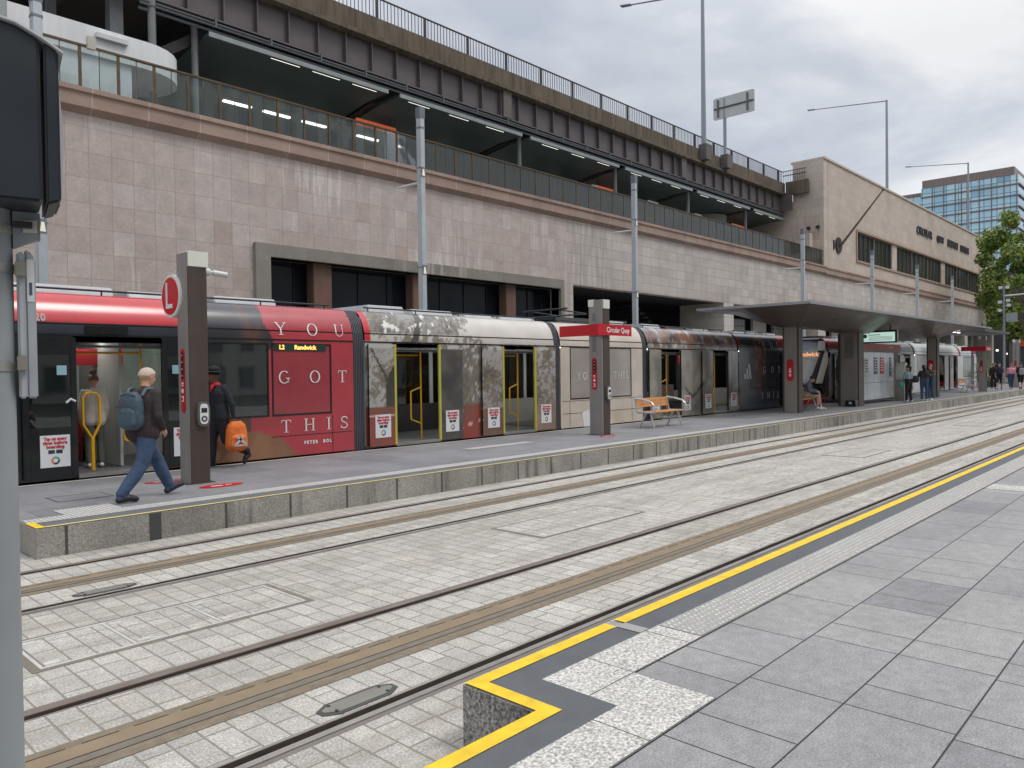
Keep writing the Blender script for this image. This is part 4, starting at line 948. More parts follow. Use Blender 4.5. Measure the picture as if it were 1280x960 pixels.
        for wd_, xs_, zz_ in (('YOU', (29.25, 29.98, 30.62), 2.45), ('GOT', (29.25, 29.98, 30.62), 1.45), ('THIS', (29.05, 29.6, 30.05, 30.5), .42)):
            b = MB()
            for ch, x in zip(wd_, xs_): serif(b, ch, x, zz_, .24, 1.04)
            b.done('lettering', mat('faint_letters', sr(196, 200, 210), .5), bodies[4])
        b = MB(); stripes(b, 27.5, 1.22, .62, y=YF-.008); b.done('three_bar_emblem', mat('emblem_white', (0, 0, 0)), bodies[4])
        for ci_, (xa, xb_) in ((0, (7.62, 9.5)), (2, (16.5, 20.45))):
            b = MB(); b.box(xa, xb_, YF-.004, YF+.004, .425, .437)
            if ci_: b.box(xa, xb_, YF-.004, YF+.004, .775, .785)
            for xs_ in ((9.0,) if ci_ == 0 else (16.82, 19.9)): b.box(xs_-.005, xs_+.005, YF-.0045, YF+.0035, .05, .80)
            b.done('panel_seam', m_blk, bodies[ci_])
        # folded pantograph on the middle car
        b = MB()
        for y in (14.2, 15.3): b.tube([(16.9, y, 3.2), (18.6, y, 3.36)], .025, 6); b.tube([(18.6, y, 3.36), (17.3, y, 3.42)], .02, 6)
        b.tube([(17.3, 13.9, 3.44), (17.3, 15.6, 3.44)], .03, 6); b.tube([(18.6, 14.2, 3.36), (18.6, 15.3, 3.36)], .025, 6); b.box(16.7, 18.9, 14.1, 15.4, 3.1, 3.16)
        b.done('pantograph', m_dkmet, r)
        b = MB(); b.box(4.35, 5.0, YF-.03, YF+.0, 2.34, 2.47); b.done('door_camera', m_blk, bodies[0])
    return r
build_tram(0., paint_a, 'a', 'nearer tram wrapped in a dark and coral advertisement with its doors open at the platform', .035)
build_tram(33.2, paint_b, 'b', 'farther white tram with red corners, its sloping windscreen behind the shelter', .3)
# ================================================================== PLATFORM FURNITURE
m_tot = mat('pylon_grey', sr(148, 145, 142), .45, metal=.2, var=.06, scale=2, streak=.08)
m_totd = mat('pylon_bronze', sr(88, 78, 72), .45, metal=.3, var=.08, scale=2, streak=.1)
m_cap = mat('pylon_cap', sr(226, 228, 216), .4, var=.04)
m_sred = mat('sign_red', sr(196, 22, 36), .4, var=.05)
m_sdk = mat('sign_black', sr(32, 26, 28), .4)
m_wsign = mat('sign_white', sr(232, 232, 230), .4, var=.03)
def red_strip(parent, x, yc, z0, z1, w_=.11):
    """rounded red strip with a dotted black pill and white pictograms on the -X face"""
    b = MB(); r_ = w_/2; q = [(yc+r_*math.cos(t), z1-r_+r_*math.sin(t)) for t in [math.pi*i/10 for i in range(11)]]+[(yc-r_*math.cos(t), z0+r_-r_*math.sin(t)) for t in [math.pi*i/10 for i in range(11)]]
    b.prism(q, 'x', x-.012, x); o = b.done('red_strip', m_sred, parent)
    h = z1-z0; b = MB(); zt, zb = z1-.05, z1-.05-h*.42; r_ = w_*.30
    q = [(yc+r_*math.cos(t), zt-r_+r_*math.sin(t)) for t in [math.pi*i/8 for i in range(9)]]+[(yc-r_*math.cos(t), zb+r_-r_*math.sin(t)) for t in [math.pi*i/8 for i in range(9)]]
    b.prism(q, 'x', x-.016, x-.0121); b.done('dark_pill', m_sdk, o)
    b = MB()
    for k in range(4): b.disc((x-.018, yc, zt-.05-k*(zt-zb-.1)/3), .011, 'x', .004, 10)
    zz = zb-.06; 
    b.box(x-.016, x-.0121, yc-.025, yc+.025, zz-.02, zz+.01); b.box(x-.016, x-.0121, yc-.03, yc-.012, zz-.05, zz-.03); b.box(x-.016, x-.0121, yc+.01, yc+.03, zz-.05, zz-.03)
    zz -= .12; b.disc((x-.014, yc, zz), .035, 'x', .004, 18)
    zz -= .09; b.box(x-.016, x-.0121, yc-.03, yc+.03, zz-.012, zz+.012); b.box(x-.016, x-.0121, yc-.03, yc-.012, zz-.05, zz-.012); b.box(x-.016, x-.0121, yc-.03, yc+.03, zz-.075, zz-.053)
    b.done('pictograms', m_wsign, o)
def reader(parent, x, y, z, face='-y'):
    q = lambda rx, rz: [(x+rx*(abs(math.cos(t))**.6)*(1 if math.cos(t) > 0 else -1), z+rz*(abs(math.sin(t))**.6)*(1 if math.sin(t) > 0 else -1)) for t in [2*math.pi*i/24 for i in range(24)]]
    o = MB().prism(q(.098, .19), 'y', y-.05, y).done('card_reader', mat('reader_grey', sr(96, 98, 98), .4), parent)
    MB().prism(q(.066, .155), 'y', y-.062, y-.05).done('reader_face', m_wsign, o)
    MB().box(x-.045, x+.045, y-.066, y-.0621, z+.02, z+.09).done('reader_screen', mat('reader_screen', sr(46, 56, 66), .15), o)
    b = MB()
    for i in range(20):
        a0, a1 = 2*math.pi*i/20, 2*math.pi*(i+1)/20
        b.add([(x+math.cos(a)*r_, y-.0635, z-.075+math.sin(a)*r_) for a, r_ in ((a0, .022), (a1, .022), (a1, .048), (a0, .048))], [(0, 1, 2, 3)])
    b.done('tap_ring', mat('tap_ring', sr(70, 74, 78), .4), o)

lp = thing('stop_pylon', (5.26, 11.54, 0), 'tall bronze stop pylon carrying the round red L sign, with a card reader', 'stop pylon', 'pylons along the island platform')
b = MB(); b.box(5.09, 5.30, 11.40, 11.72, 0, 3.50); b.done('shaft', m_tot, lp, bevel=.008)
b = MB(); b.prism([(5.302, 11.40), (5.40, 11.40), (5.43, 11.44), (5.43, 11.70), (5.302, 11.70)], 'z', 0, 3.5); b.box(5.115, 5.3, 11.385, 11.399, 0, 3.28); b.done('bronze_face', m_totd, lp)
MB().box(5.12, 5.435, 11.378, 11.70, 3.29, 3.525).done('light_cap', m_cap, lp, bevel=.006)
red_strip(lp, 5.09, 11.55, 1.08, 2.05, .125)
reader(lp, 5.30, 11.385, 1.06)
b = MB(); b.tube([(5.43, 11.5, 3.24), (5.50, 11.5, 3.24)], .06, 12); b.tube([(5.50, 11.5, 3.24), (5.56, 11.48, 3.235)], .03, 8); b.tube([(5.55, 11.48, 3.235), (5.76, 11.44, 3.21)], [.045, .042], 12); b.done('camera', mat('camera_white', sr(214, 216, 218), .35), lp, smooth=True)
MB().box(5.04, 5.47, 11.36, 11.76, 0, .012).done('base_plate', m_totd, lp)
# round sign facing down the platform
sg = MB(); sg.tube([(5.05, 11.86, 2.87), (5.21, 11.86, 2.87)], .335, 40); so_ = sg.done('round_sign', m_wsign, lp, bevel=.01, smooth=True)
MB().disc((5.046, 11.86, 2.87), .285, 'x', .012, 40).done('red_disc', m_sred, so_)
b = MB(); b.box(5.032, 5.0395, 11.93-.0, 11.985, 2.68, 3.08); b.box(5.032, 5.0395, 11.76, 11.93, 2.68, 2.745); b.done('letter', m_wsign, so_)
b = MB(); b.box(5.09, 5.17, 11.70, 11.8, 2.78, 2.98); b.done('sign_arm', m_totd, lp)

def pylon(x, y, lab, sign=True):
    r = thing('stop_pylon', (x, y, 0), lab, 'stop pylon', 'pylons along the island platform')
    MB().box(x-.17, x+.13, y-.17, y+.22, 0, 3.42).done('shaft', m_tot, r, bevel=.008)
    b = MB(); b.box(x-.10, x+.134, y-.185, y-.1701, 0, 3.2); b.box(x+.1301, x+.17, y-.18, y+.2, 0, 3.4); b.done('bronze_face', m_totd, r)
    b = MB(); b.box(x-.09, x+.175, y-.19, y-.12, 3.2, 3.425); b.box(x-.18, x-.09, y+.06, y+.23, 3.25, 3.43); b.done('light_cap', m_cap, r, bevel=.004)
    b = MB()
    for k in range(18): b.box(x-.176, x-.17, y-.0, y+.11, 2.12+k*.04, 2.14+k*.04)
    for k in range(6): b.box(x-.176, x-.17, y-.0, y+.11, 2.88+k*.035, 2.895+k*.035)
    b.done('speaker_grille', mat('grille', sr(104, 102, 102), .5), r)
    red_strip(r, x-.17, y+.05, 1.14, 1.96, .15)
    reader(r, x+.06, y-.187, 1.06)
    if sign:
        o = MB().box(x-.40, x+1.08, y-.235, y-.195, 2.52, 2.80).done('name_blade', m_sred, r)
        write(MB(), 'Circular Quay', .19, (x+.47, y-.238, 2.655), '-y', sx=.92, bold=.003).done('lettering', m_wsign, o)
        o = MB().box(x-.215, x-.18, y-.19, y+1.15, 2.52, 2.80).done('name_blade', m_sred, r)
    MB().box(x-.22, x+.22, y-.24, y+.27, 0, .012).done('base_plate', m_totd, r)
pylon(15.78, 11.62, 'grey stop pylon with a red Circular Quay blade beside the wooden bench')
pylon(54.7, 10.95, 'distant grey stop pylon with a red name blade beyond the far end of the shelter')
pylon(65.0, 10.9, 'farthest grey stop pylon, at the right edge where people walk', False)

# red floor markers round the first pylon
for (x, y, rx, ry, l) in ((4.98, 12.05, .30, .12, 'red oval floor sticker behind the round L sign pylon'), (5.35, 10.92, .34, .16, 'red oval floor sticker in front of the round L sign pylon'), (15.5, 11.2, .3, .12, 'red oval floor sticker at the foot of the Circular Quay pylon')):
    t = thing('floor_sticker', (x, y, .001), l, 'floor sticker', 'red floor stickers')
    MB().prism([(x+rx*math.cos(2*math.pi*i/28), y+ry*math.sin(2*math.pi*i/28)) for i in range(28)], 'z', .001, .006).done('oval', m_sred, t)
    b = MB(); b.box(x-.16, x+.02, y-.03, y+.03, .0061, .008); b.box(x+.06, x+.16, y-.02, y+.02, .0061, .008); b.done('print', m_wsign, t)
r = thing('floor_hatch', (3.55, 11.3, 0), 'square hatch outlined in the island platform near the walking man', 'floor hatch')
b = MB(); x0, x1, y0, y1 = 3.25, 3.95, 11.2, 11.75
for a in ((x0, x1, y0, y0+.02), (x0, x1, y1-.02, y1), (x0, x0+.02, y0+.02, y1-.02), (x1-.02, x1, y0+.02, y1-.02)): b.box(*a, .0, .005)
b.done('frame', mat('hatch_frame', sr(84, 84, 86), .6), r); MB().box(x0+.02, x1-.02, y0+.02, y1-.02, 0, .003).done('lid', m_islab, r)

# benches
m_wood = mat('bench_timber', sr(204, 146, 88), .5, var=.18, scale=6, streak=.12)
m_alu = mat('bench_alloy', sr(196, 198, 200), .3, metal=.6, var=.05)
def bench(x, y, lab):
    r = thing('bench', (x, y, 0), lab, 'bench', 'timber and alloy benches on the island platform')
    L_ = .86
    b = MB()
    for k in range(3): b.add([(x-L_, y+.28+k*.012, .58+k*.085), (x+L_, y+.28+k*.012, .58+k*.085), (x+L_, y+.28+k*.012+.02, .66+k*.085), (x-L_, y+.28+k*.012+.02, .66+k*.085), (x-L_, y+.31+k*.012, .58+k*.085), (x+L_, y+.31+k*.012, .58+k*.085), (x+L_, y+.33+k*.012, .66+k*.085), (x-L_, y+.33+k*.012, .66+k*.085)], [(0,1,2,3),(7,6,5,4),(0,4,5,1),(3,2,6,7),(0,3,7,4),(1,5,6,2)])
    b.done('backrest', m_wood, r)
    b = MB()
    for k in range(4): b.box(x-L_, x+L_, y-.26+k*.125, y-.15+k*.125, .43, .46)
    b.done('seat', m_wood, r, bevel=.005)
    for s in (-1, 1):
        xx = x+s*(L_-.02)
        b = MB(); b.tube([(xx, y+.34, .84), (xx, y+.30, .82), (xx, y+.1, .80), (xx, y-.18, .74), (xx, y-.29, .62), (xx, y-.30, .46)], .026, 8); b.done('armrest', m_alu, r, smooth=True)
        b = MB(); b.tube([(xx, y+.34, .84), (xx, y+.27, .46), (xx, y+.2, .42)], .024, 8); b.tube([(xx, y-.3, .44), (xx, y+.27, .44)], .028, 8); b.done('side_frame', m_alu, r, smooth=True)
        b = MB(); b.tube([(xx-s*.12, y-.1, .43), (xx-s*.1, y-.22, 0)], [.03, .024], 8); b.tube([(xx-s*.12, y+.05, .43), (xx-s*.1, y+.26, 0)], [.03, .024], 8); b.done('leg', m_alu, r, smooth=True)
    return r
bench(18.95, 11.80, 'orange timber bench with curved alloy armrests standing in the open, beside the pylon')
bench(28.95, 11.75, 'bench under the shelter with a person sitting on it')
bench(41.6, 11.9, 'bench under the shelter behind the embracing pair')
bench(52.0, 11.2, 'small looking timber bench beyond the shelter, beside the distant pylon')

# ------------------------------------------------------------------ shelter
m_galv_ = mat('galvanised', sr(150, 156, 164), .4, metal=.4, var=.06)
sh = thing('shelter', (36.9, 11.5, 0), 'long platform shelter with a folded dark roof on broad bronze pillars', 'shelter')
m_roof = mat('shelter_edge', sr(150, 152, 156), .4, metal=.3, var=.06)
m_sof = mat('shelter_soffit', sr(104, 94, 87), .35, metal=.3, var=.12, scale=.8)
CX0, CX1, CY0, CY1, CZ = 24.1, 50.0, 9.55, 13.55, 3.66
b = MB(); b.add([(CX0, CY0, CZ), (CX1, CY0, CZ), (CX1, CY1, CZ), (CX0, CY1, CZ), (CX0, CY0, CZ+.09), (CX1, CY0, CZ+.09), (CX1, CY1, CZ+.09), (CX0, CY1, CZ+.09), (CX0+1, 11.5, CZ+.16), (CX1-1, 11.5, CZ+.16)],
    [(0,1,5,4),(1,2,6,5),(2,3,7,6),(3,0,4,7),(4,5,9,8),(6,7,8,9),(5,6,9),(7,4,8)]); b.done('roof', m_roof, sh)
sp_ = [(CX0+.05, CZ+.0), (26.9, 3.12), (28.2, 3.08), (30.6, 3.14), (32.6, 3.06), (34.2, 3.04), (38.6, 3.36), (43.4, 3.06), (44.8, 3.06), (47.5, 3.42), (CX1-.05, CZ)]
b = MB(); vs = []; fs = []
for x, z in sp_: vs += [(x, CY0+.04, CZ-.002), (x, 11.05, z), (x, 11.85, z), (x, CY1-.04, CZ-.002)]
for i in range(len(sp_)-1):
    for j in range(3): fs.append((4*i+j, 4*i+j+1, 4*i+j+5, 4*i+j+4))
b.add(vs, fs); b.done('folded_soffit', m_sof, sh)
m_bp = mat('pillar_grey', sr(150, 144, 137), .45, metal=.2, var=.08, scale=2, streak=.1)
def pillar(x0, x1, y0, y1, z, strip=True):
    b = MB(); b.box(x0, x1-.08, y0+.06, y1, 0, z); o = b.done('pillar', m_bp, sh, bevel=.006)
    b = MB(); b.box(x0+.05, x1, y0, y0+.058, 0, z); b.box(x1-.079, x1, y0+.059, y1, 0, z); b.box(x0, x1, y1+.001, y1+.06, 0, z); b.done('bronze_trim', m_totd, o)
    if strip:
        b = MB(); b.prism([(y0+.3+.13*math.cos(t), 1.55+.13*math.sin(t)+(.27 if math.sin(t) > 0 else -.27)) for t in [2*math.pi*i/24 for i in range(24)]], 'x', x0-.012, x0); q = b.done('red_strip', m_sred, o)
        b = MB(); b.box(x0-.016, x0-.0121, y0+.26, y0+.34, 1.32, 1.42); b.disc((x0-.014, y0+.3, 1.5), .05, 'x', .004, 12); b.box(x0-.016, x0-.0121, y0+.27, y0+.33, 1.56, 1.62); b.done('pictograms', m_wsign, q)
pillar(27.2, 27.60, 11.22, 11.74, 3.12)
pillar(32.75, 33.4, 11.0, 11.72, 3.08, False)
b = MB()
for k in range(20): b.box(32.738, 32.75, 11.2, 11.55, 2.0+k*.045, 2.02+k*.045)
b.done('speaker_grille', mat('grille', (0,0,0)), sh)
MB().box(33.5, 33.75, 11.7, 12.1, 0, 3.05).done('pillar', m_totd, sh)
pillar(43.8, 44.25, 10.82, 11.25, 3.08)
b = MB()
for x in (39.6, 40.2, 46.3, 47.2): b.disc((x, 10.6, 3.42), .08, 'z', .03, 12)
b.done('downlight', emit('downlight', (1, .98, .92), 3), sh)
# plain flat shelter roof beyond the folded one
s2 = thing('flat_shelter', (58, 11.5, 0), 'small flat dark shelter roof on a thin post beyond the folded one', 'shelter')
MB().box(51.5, 58.6, 10.2, 13.0, 3.62, 3.76).done('roof', mat('flat_roof', sr(84, 88, 94), .5), s2, bevel=.01)
for xx in (57.9,): MB().tube([(xx, 12.2, 0), (xx, 12.2, 3.62)], .07, 10).done('post', m_galv_, s2)
# small black box at the foot of the second pillar
r = thing('floor_box', (32.6, 11.25, 0), 'small black box with a pale sticker at the foot of the second shelter pillar', 'floor box')
MB().box(32.35, 32.73, 11.0, 11.4, 0, .26).done('case', m_blk, r, bevel=.02); MB().box(32.345, 32.35, 11.15, 11.25, .12, .2).done('sticker', m_stick, r)
# hanging information screen
r = thing('information_screen', (34.3, 10.75, 2.62), 'black framed information screen hanging from the shelter roof', 'information screen')
MB().box(34.22, 34.42, 9.95, 11.42, 2.63, 3.16).done('frame', m_blk, r, bevel=.01)
MB().box(34.208, 34.2195, 10.03, 11.34, 2.69, 3.08).done('screen', emit('screen_glow', sr(176, 206, 194), .8), r)
b = MB(); b.disc((34.204, 11.22, 2.93), .085, 'x', .004, 20); b.done('symbol_disc', m_blk, r)
b = MB(); write(b, 'i', .15, (34.200, 11.22, 2.93), '-x', bold=.006); b.done('symbol', m_wsign, r)
b = MB(); b.box(34.203, 34.207, 10.6, 11.08, 2.96, 2.99); 
for k in range(4): b.box(34.203, 34.207, 10.12, 11.06, 2.74+k*.05, 2.755+k*.05)
b.done('text_lines', mat('screen_text', sr(120, 150, 146), .5), r)
b = MB(); b.box(34.28, 34.34, 10.2, 10.26, 3.16, 3.6); b.box(34.28, 34.34, 11.1, 11.16, 3.16, 3.3); b.done('hanger', m_totd, r)
# information wall
iw = thing('information_wall', (37, 11.75, 0), 'pale panelled information wall with posters and a rust red fascia under the shelter', 'information wall')
m_pan = mat('wall_panel', sr(216, 222, 227), .25, var=.04, scale=.6, coat=.3)
for k in range(5): 
    x = 34.5+k*.94
    MB().box(x+.01, x+.93, 11.55, 11.62, .92, 2.28).done('panel', m_pan, iw, bevel=.004)
    MB().box(x+.01, x+.93, 11.55, 11.62, .16, .905).done('panel', m_pan, iw, bevel=.004)
b = MB(); b.box(34.3, 40.1, 11.63, 12.0, .1, 2.28); b.box(34.45, 39.25, 11.56, 11.62, .10, .155); b.done('core', m_totd, iw)
fa = MB().box(34.3, 40.1, 11.5, 12.02, 2.40, 2.66).done('fascia', mat('rust_fascia', sr(166, 74, 62), .5), iw)
b = MB(); write(b, 'Tickets', .2, (38.6, 11.495, 2.53), '-y'); b.done('lettering', m_stick, fa)
MB().box(34.3, 40.1, 11.51, 12.0, 2.281, 2.399).done('header', mat('header_grey', sr(112, 106, 96), .5), iw)
for x0, x1, z0, z1, m_, nm in ((35.1, 35.6, 1.2, 2.0, mat('poster_pale', sr(190, 200, 188), .4), 'poster'), (36.35, 36.8, 1.3, 2.05, mat('poster_dark', sr(90, 98, 102), .4, var=.5, scale=8), 'poster'), (37.2, 37.7, 1.3, 2.05, mat('poster_red', sr(204, 58, 66), .4, var=.1), 'poster'), (38.5, 38.85, 1.15, 2.05, mat('poster_slate', sr(110, 114, 120), .4, var=.3, scale=6), 'poster')):
    o = MB().box(x0, x1, 11.535, 11.549, z0, z1).done(nm, m_, iw)
    b = MB(); xm = (x0+x1)/2
    for k in range(5): b.box(x0+.06, x1-.06-(k % 3)*.05, 11.531, 11.5345, z1-.12-k*.12, z1-.08-k*.12)
    b.done('print', m_wsign if 'red' in m_.name or 'dark' in m_.name or 'slate' in m_.name else m_dtxt, o)
# ticket machine in the dark bay at the end of the wall
tm = thing('ticket_machine', (39.0, 11.2, 0), 'pale ticket machine with a rounded head at the end of the information wall', 'ticket machine')
MB().box(38.85, 39.25, 11.0, 11.4, 0, .95).done('pedestal', m_bp, tm, bevel=.02)
MB().prism([(39.05+.26*math.cos(t), 1.38+.45*math.sin(t)) for t in [2*math.pi*i/24 for i in range(24)]], 'y', 10.95, 11.35).done('head', mat('machine_cream', sr(206, 212, 200), .35), tm, bevel=.02, smooth=True)
MB().box(38.9, 39.2, 10.94, 10.949, 1.38, 1.62).done('display', m_navy, tm)
b = MB(); b.box(38.95, 39.15, 10.935, 10.949, 1.1, 1.2); b.done('slot', m_blk, tm)
b = MB(); b.box(39.25, 39.3, 11.63, 11.8, .1, 2.28); b.done('end_post', m_totd, iw)

# ------------------------------------------------------------------ light poles behind the trams
m_pole = mat('pole_grey', sr(196, 203, 208), .4, metal=.3, var=.06, streak=.06)
m_pole2 = mat('pole_dark', sr(122, 130, 138), .4, metal=.3)
m_lens = emit('pole_lens', (.8, .77, .62), .25)
lp0 = thing('light_pole', (4.80, 17.2, -.2), 'x', 'light pole', 'square grey light poles along the footpath behind the trams')
ARM = 1.08
def lpole(r, h):
    x, y, z = r.location
    b = MB(); w0, w1 = .115, .1
    b.prism([(x-w0, y-w0), (x+w0, y-w0), (x+w0, y+w0), (x-w0, y+w0)], 'z', z, z+.4)
    vs = [(x+sx*q, y+sy*q, zz) for zz, q in ((z+.4, .098), (z+h, .093)) for sx, sy in ((-1,-1),(1,-1),(1,1),(-1,1))]
    b.add(vs, [(0,1,5,4),(1,2,6,5),(2,3,7,6),(3,0,4,7),(4,5,6,7)]); b.done('shaft', m_pole, r, bevel=.02)
    b = MB(); b.box(x-.099, x+.099, y-.099, y+.099, z+h-.6, z+h-.55); b.box(x-.099, x+.099, y-.099, y+.099, z+h-.3, z+h+.02)
    for zz in (z+h-1.75, z+4.9): b.box(x-.101, x+.101, y-.101, y+.101, zz, zz+.03)
    b.done('collar', m_pole2, r)
    for zz in (z+h-1.7, z+5.0):
        o = MB().box(x-.08, x+.08, y-.106, y-.099, zz-.30, zz-.02).done('lens_frame', m_pole2, r); MB().prism([(x-.045, zz-.27), (x+.06, zz-.27), (x+.03, zz-.08), (x-.02, zz-.08)], 'y', y-.112, y-.1065).done('lens', m_lens, o)
    b = MB(); b.tube([(x, y+.08, z+h-2.15), (x, y+ARM, z+h-2.12)], [.045, .03], 8); b.done('arm', mat('arm_white', sr(216, 220, 222), .4), r)
lpole(lp0, 9.55)
lp0['label'] = 'light pole at far left, behind the foreground signal head'
for x, l in ((14.68, 'light pole in front of the framed dark windows, second from the left'), (25.75, 'light pole rising behind the Circular Quay pylon'), (42.4, 'light pole behind the first pillar of the shelter, left of the flagpole'), (53.9, 'light pole in front of the end block windows, first right of the flagpole'), (64.1, 'light pole in front of the middle windows of the end block'), (74.5, 'rightmost light pole above the shelter roof, nearest the tree')):
    c = copy_tree(lp0); c.location = (x, 17.2, -.2); c['label'] = l

# ------------------------------------------------------------------ tall lamps and the sign on the viaduct
m_galv = mat('galvanised', sr(150, 156, 164), .4, metal=.4, var=.06)
m_brk = mat('bracket_conc', sr(104, 100, 98), .7, var=.1)
def tall_lamp(x, y, z0, h, arm, lab, drop=.1, base_=True, r0=.17):
    r = thing('street_lamp', (x, y, z0), lab, 'street lamp', 'tall road lamps on the viaduct')
    MB().tube([(x, y, z0), (x, y, z0+h)], [r0, r0*.62], 12).done('mast', m_galv, r, smooth=True)
    ex = Vector((x+arm[0], y+arm[1], z0+h+arm[2])); st_ = Vector((x, y, z0+h-drop))
    MB().tube([st_, ex], [.07, .05], 8).done('arm', m_galv, r, smooth=True)
    d = (ex-st_).normalized(); s = d.cross(Vector((0, 0, 1))).normalized()
    b = MB(); p = [ex-d*.1+s*.12, ex-d*.1-s*.12, ex+d*.75-s*.16, ex+d*.75+s*.16]; b.add([q+Vector((0, 0, -.05)) for q in p]+[q+Vector((0, 0, .06)) for q in p], [(0,1,2,3),(7,6,5,4),(0,4,5,1),(1,5,6,2),(2,6,7,3),(3,7,4,0)]); b.done('lantern', mat('lantern', sr(132, 138, 146), .4), r, bevel=.02)
    if base_: MB().prism([(x-.35, z0-.75), (x+.2, z0-.75), (x+.42, z0-.2), (x+.42, z0+.25), (x-.35, z0+.25)], 'y', y-.38, y+.2).done('bracket', m_brk, r)
    return r
tall_lamp(45.15, 24.75, 15.9, 10.2, (0, 5.6, .95), 'tall lamp on the viaduct edge whose mast leaves the top of the picture')
tall_lamp(89.6, 27, 17.4, 13.3, (0, 7.9, .85), 'tall lamp with a long arm rising above the middle of the end block roof', base_=False)
tall_lamp(126, 27, 17.4, 13.4, (0, 7.6, .85), 'smaller looking long armed lamp in front of the glass tower', base_=False)
r = thing('road_sign', (48.05, 24.75, 15.8), 'back of a pale road sign on a post at the viaduct edge', 'road sign')
MB().tube([(48.05, 24.75, 15.6), (48.05, 24.75, 19.9)], .11, 10).done('post', m_galv, r)
MB().prism([(47.7, 15.15), (48.3, 15.15), (48.5, 15.5), (48.5, 16.05), (47.7, 16.05)], 'y', 24.4, 24.9).done('bracket', m_brk, r)
def sg_(t, z): return Vector((48.0, 25.55-t*2.95, z))   # board turned across the road
n_ = Vector((-1, 0, 0))*.03
b = MB(); q = []
for (t, z) in ((.03, 18.55), (.97, 18.55), (1, 18.62), (1, 19.93), (.97, 20.0), (.03, 20.0), (0, 19.93), (0, 18.62)): q.append(sg_(t, z))
b.add([p+n_ for p in q]+[p-n_ for p in q], [tuple(range(8)), tuple(range(15, 7, -1))]+[(i, (i+1) % 8, (i+1) % 8+8, i+8) for i in range(8)]); b.done('board', mat('sign_back', sr(196, 200, 198), .4, metal=.2, var=.06), r)
b = MB(); b.tube([sg_(.02, 19.28)+n_*2, sg_(.98, 19.28)+n_*2], .06, 6)
for t in (.12, .84): b.tube([sg_(t, 18.7)+n_*3, sg_(t, 19.85)+n_*3], .06, 6)
b.done('rear_frame', mat('sign_frame', sr(112, 112, 112), .5), r)

# ------------------------------------------------------------------ foreground signal
sgp = thing('tram_signal', (.478, 2.11, 0), 'black signal head seen from behind on a grey pole at the left edge', 'signal')
m_sgrey = mat('signal_pole_grey', sr(150, 156, 158), .45, var=.08, scale=6, streak=.06)
m_scase = mat('signal_black', sr(40, 46, 52), .45, var=.06, scale=5)
sx, sy = .478, 2.113
MB().tube([(sx, sy, 0), (sx, sy, 2.75)], .05, 28).done('pole', m_sgrey, sgp, smooth=True)
rr = Vector((.68, -.73, 0)); ff = Vector((.73, .68, 0)); ff = Vector((.22, .975, 0)); rr = Vector((.975, -.22, 0))
def sgpt(a, f_, z): return Vector((sx, sy, 0))+rr*a+ff*f_+Vector((0, 0, z))
def sgbox(mb, a0, a1, f0, f1, z0, z1): 
    p = [sgpt(a, f_, z) for z in (z0, z1) for a, f_ in ((a0, f0), (a1, f0), (a1, f1), (a0, f1))]
    mb.add(p, [(3,2,1,0),(4,5,6,7),(0,1,5,4),(1,2,6,5),(2,3,7,6),(3,0,4,7)])
def sgprism(mb, pts, f0, f1):
    n = len(pts); p = [sgpt(a, f0, z) for a, z in pts]+[sgpt(a, f1, z) for a, z in pts]
    mb.add(p, [tuple(range(n)), tuple(range(2*n-1, n-1, -1))]+[(i, (i+1) % n, (i+1) % n+n, i+n) for i in range(n)])
b = MB(); pts = [(-.16, 2.042), (.105, 2.042), (.105, 2.402), (.06, 2.424), (0, 2.434), (-.07, 2.430), (-.16, 2.40)]; sgprism(b, pts, -.16, .02); b.done('head', m_scase, sgp, bevel=.006)
b = MB(); sgprism(b, [(.112, 2.036), (.141, 2.048), (.141, 2.384), (.112, 2.400)], -.16, .04); b.done('head_door', m_scase, sgp, bevel=.005)
b = MB(); sgprism(b, [(-.17, 2.402), (-.07, 2.4325), (0, 2.4365), (.06, 2.4265), (.108, 2.404), (.150, 2.378), (.151, 2.382), (.108, 2.4085), (.06, 2.4305), (0, 2.4405), (-.07, 2.4365), (-.17, 2.407)], -.17, .05); b.done('top_plate', mat('plate_edge', sr(206, 208, 208), .4), sgp)
b = MB(); sgprism(b, [(.1415, 2.05), (.144, 2.05), (.149, 2.10), (.152, 2.18), (.150, 2.26), (.1445, 2.32), (.1415, 2.32)], -.10, .06); b.done('lens_rim', mat('plate_edge', (0,0,0)), sgp)
b = MB(); sgprism(b, [(.05, 1.955), (.102, 1.978), (.102, 2.041), (.05, 2.041)], -.02, .01); sgprism(b, [(.1025, 1.977), (.1055, 1.977), (.1055, 2.041), (.1025, 2.041)], -.02, .012); b.done('bracket', m_sgrey, sgp)
b = MB(); sgbox(b, .07, .098, -.045, -.0201, 1.992, 2.018); b.done('bracket_channel', mat('channel', sr(196, 194, 184), .4), sgp); b = MB(); sgbox(b, .05, .088, -.06, -.0455, 1.998, 2.012); b.done('clamp_bolt', mat('iron', (0,0,0)), sgp)
for z in (1.985, 1.895, 1.665): MB().tube([(sx, sy, z), (sx, sy, z+.022)], .0525, 28).done('band', mat('band_steel', sr(176, 176, 168), .35, metal=.5), sgp, smooth=True)
b = MB(); sgbox(b, .056, .072, -.03, .02, 1.60, 1.945); sgprism(b, [(.0725, 1.60), (.094, 1.60), (.094, 1.925), (.088, 1.945), (.0725, 1.955)], -.015, .02); b.done('side_plate', mat('side_plate', sr(176, 180, 184), .4), sgp, bevel=.004)
for z in (1.885, 1.665): 
    b = MB(); sgbox(b, .052, .074, -.05, -.0305, z, z+.036); b.done('band_clamp', mat('clamp', sr(150, 148, 138), .4, metal=.4), sgp, bevel=.002)
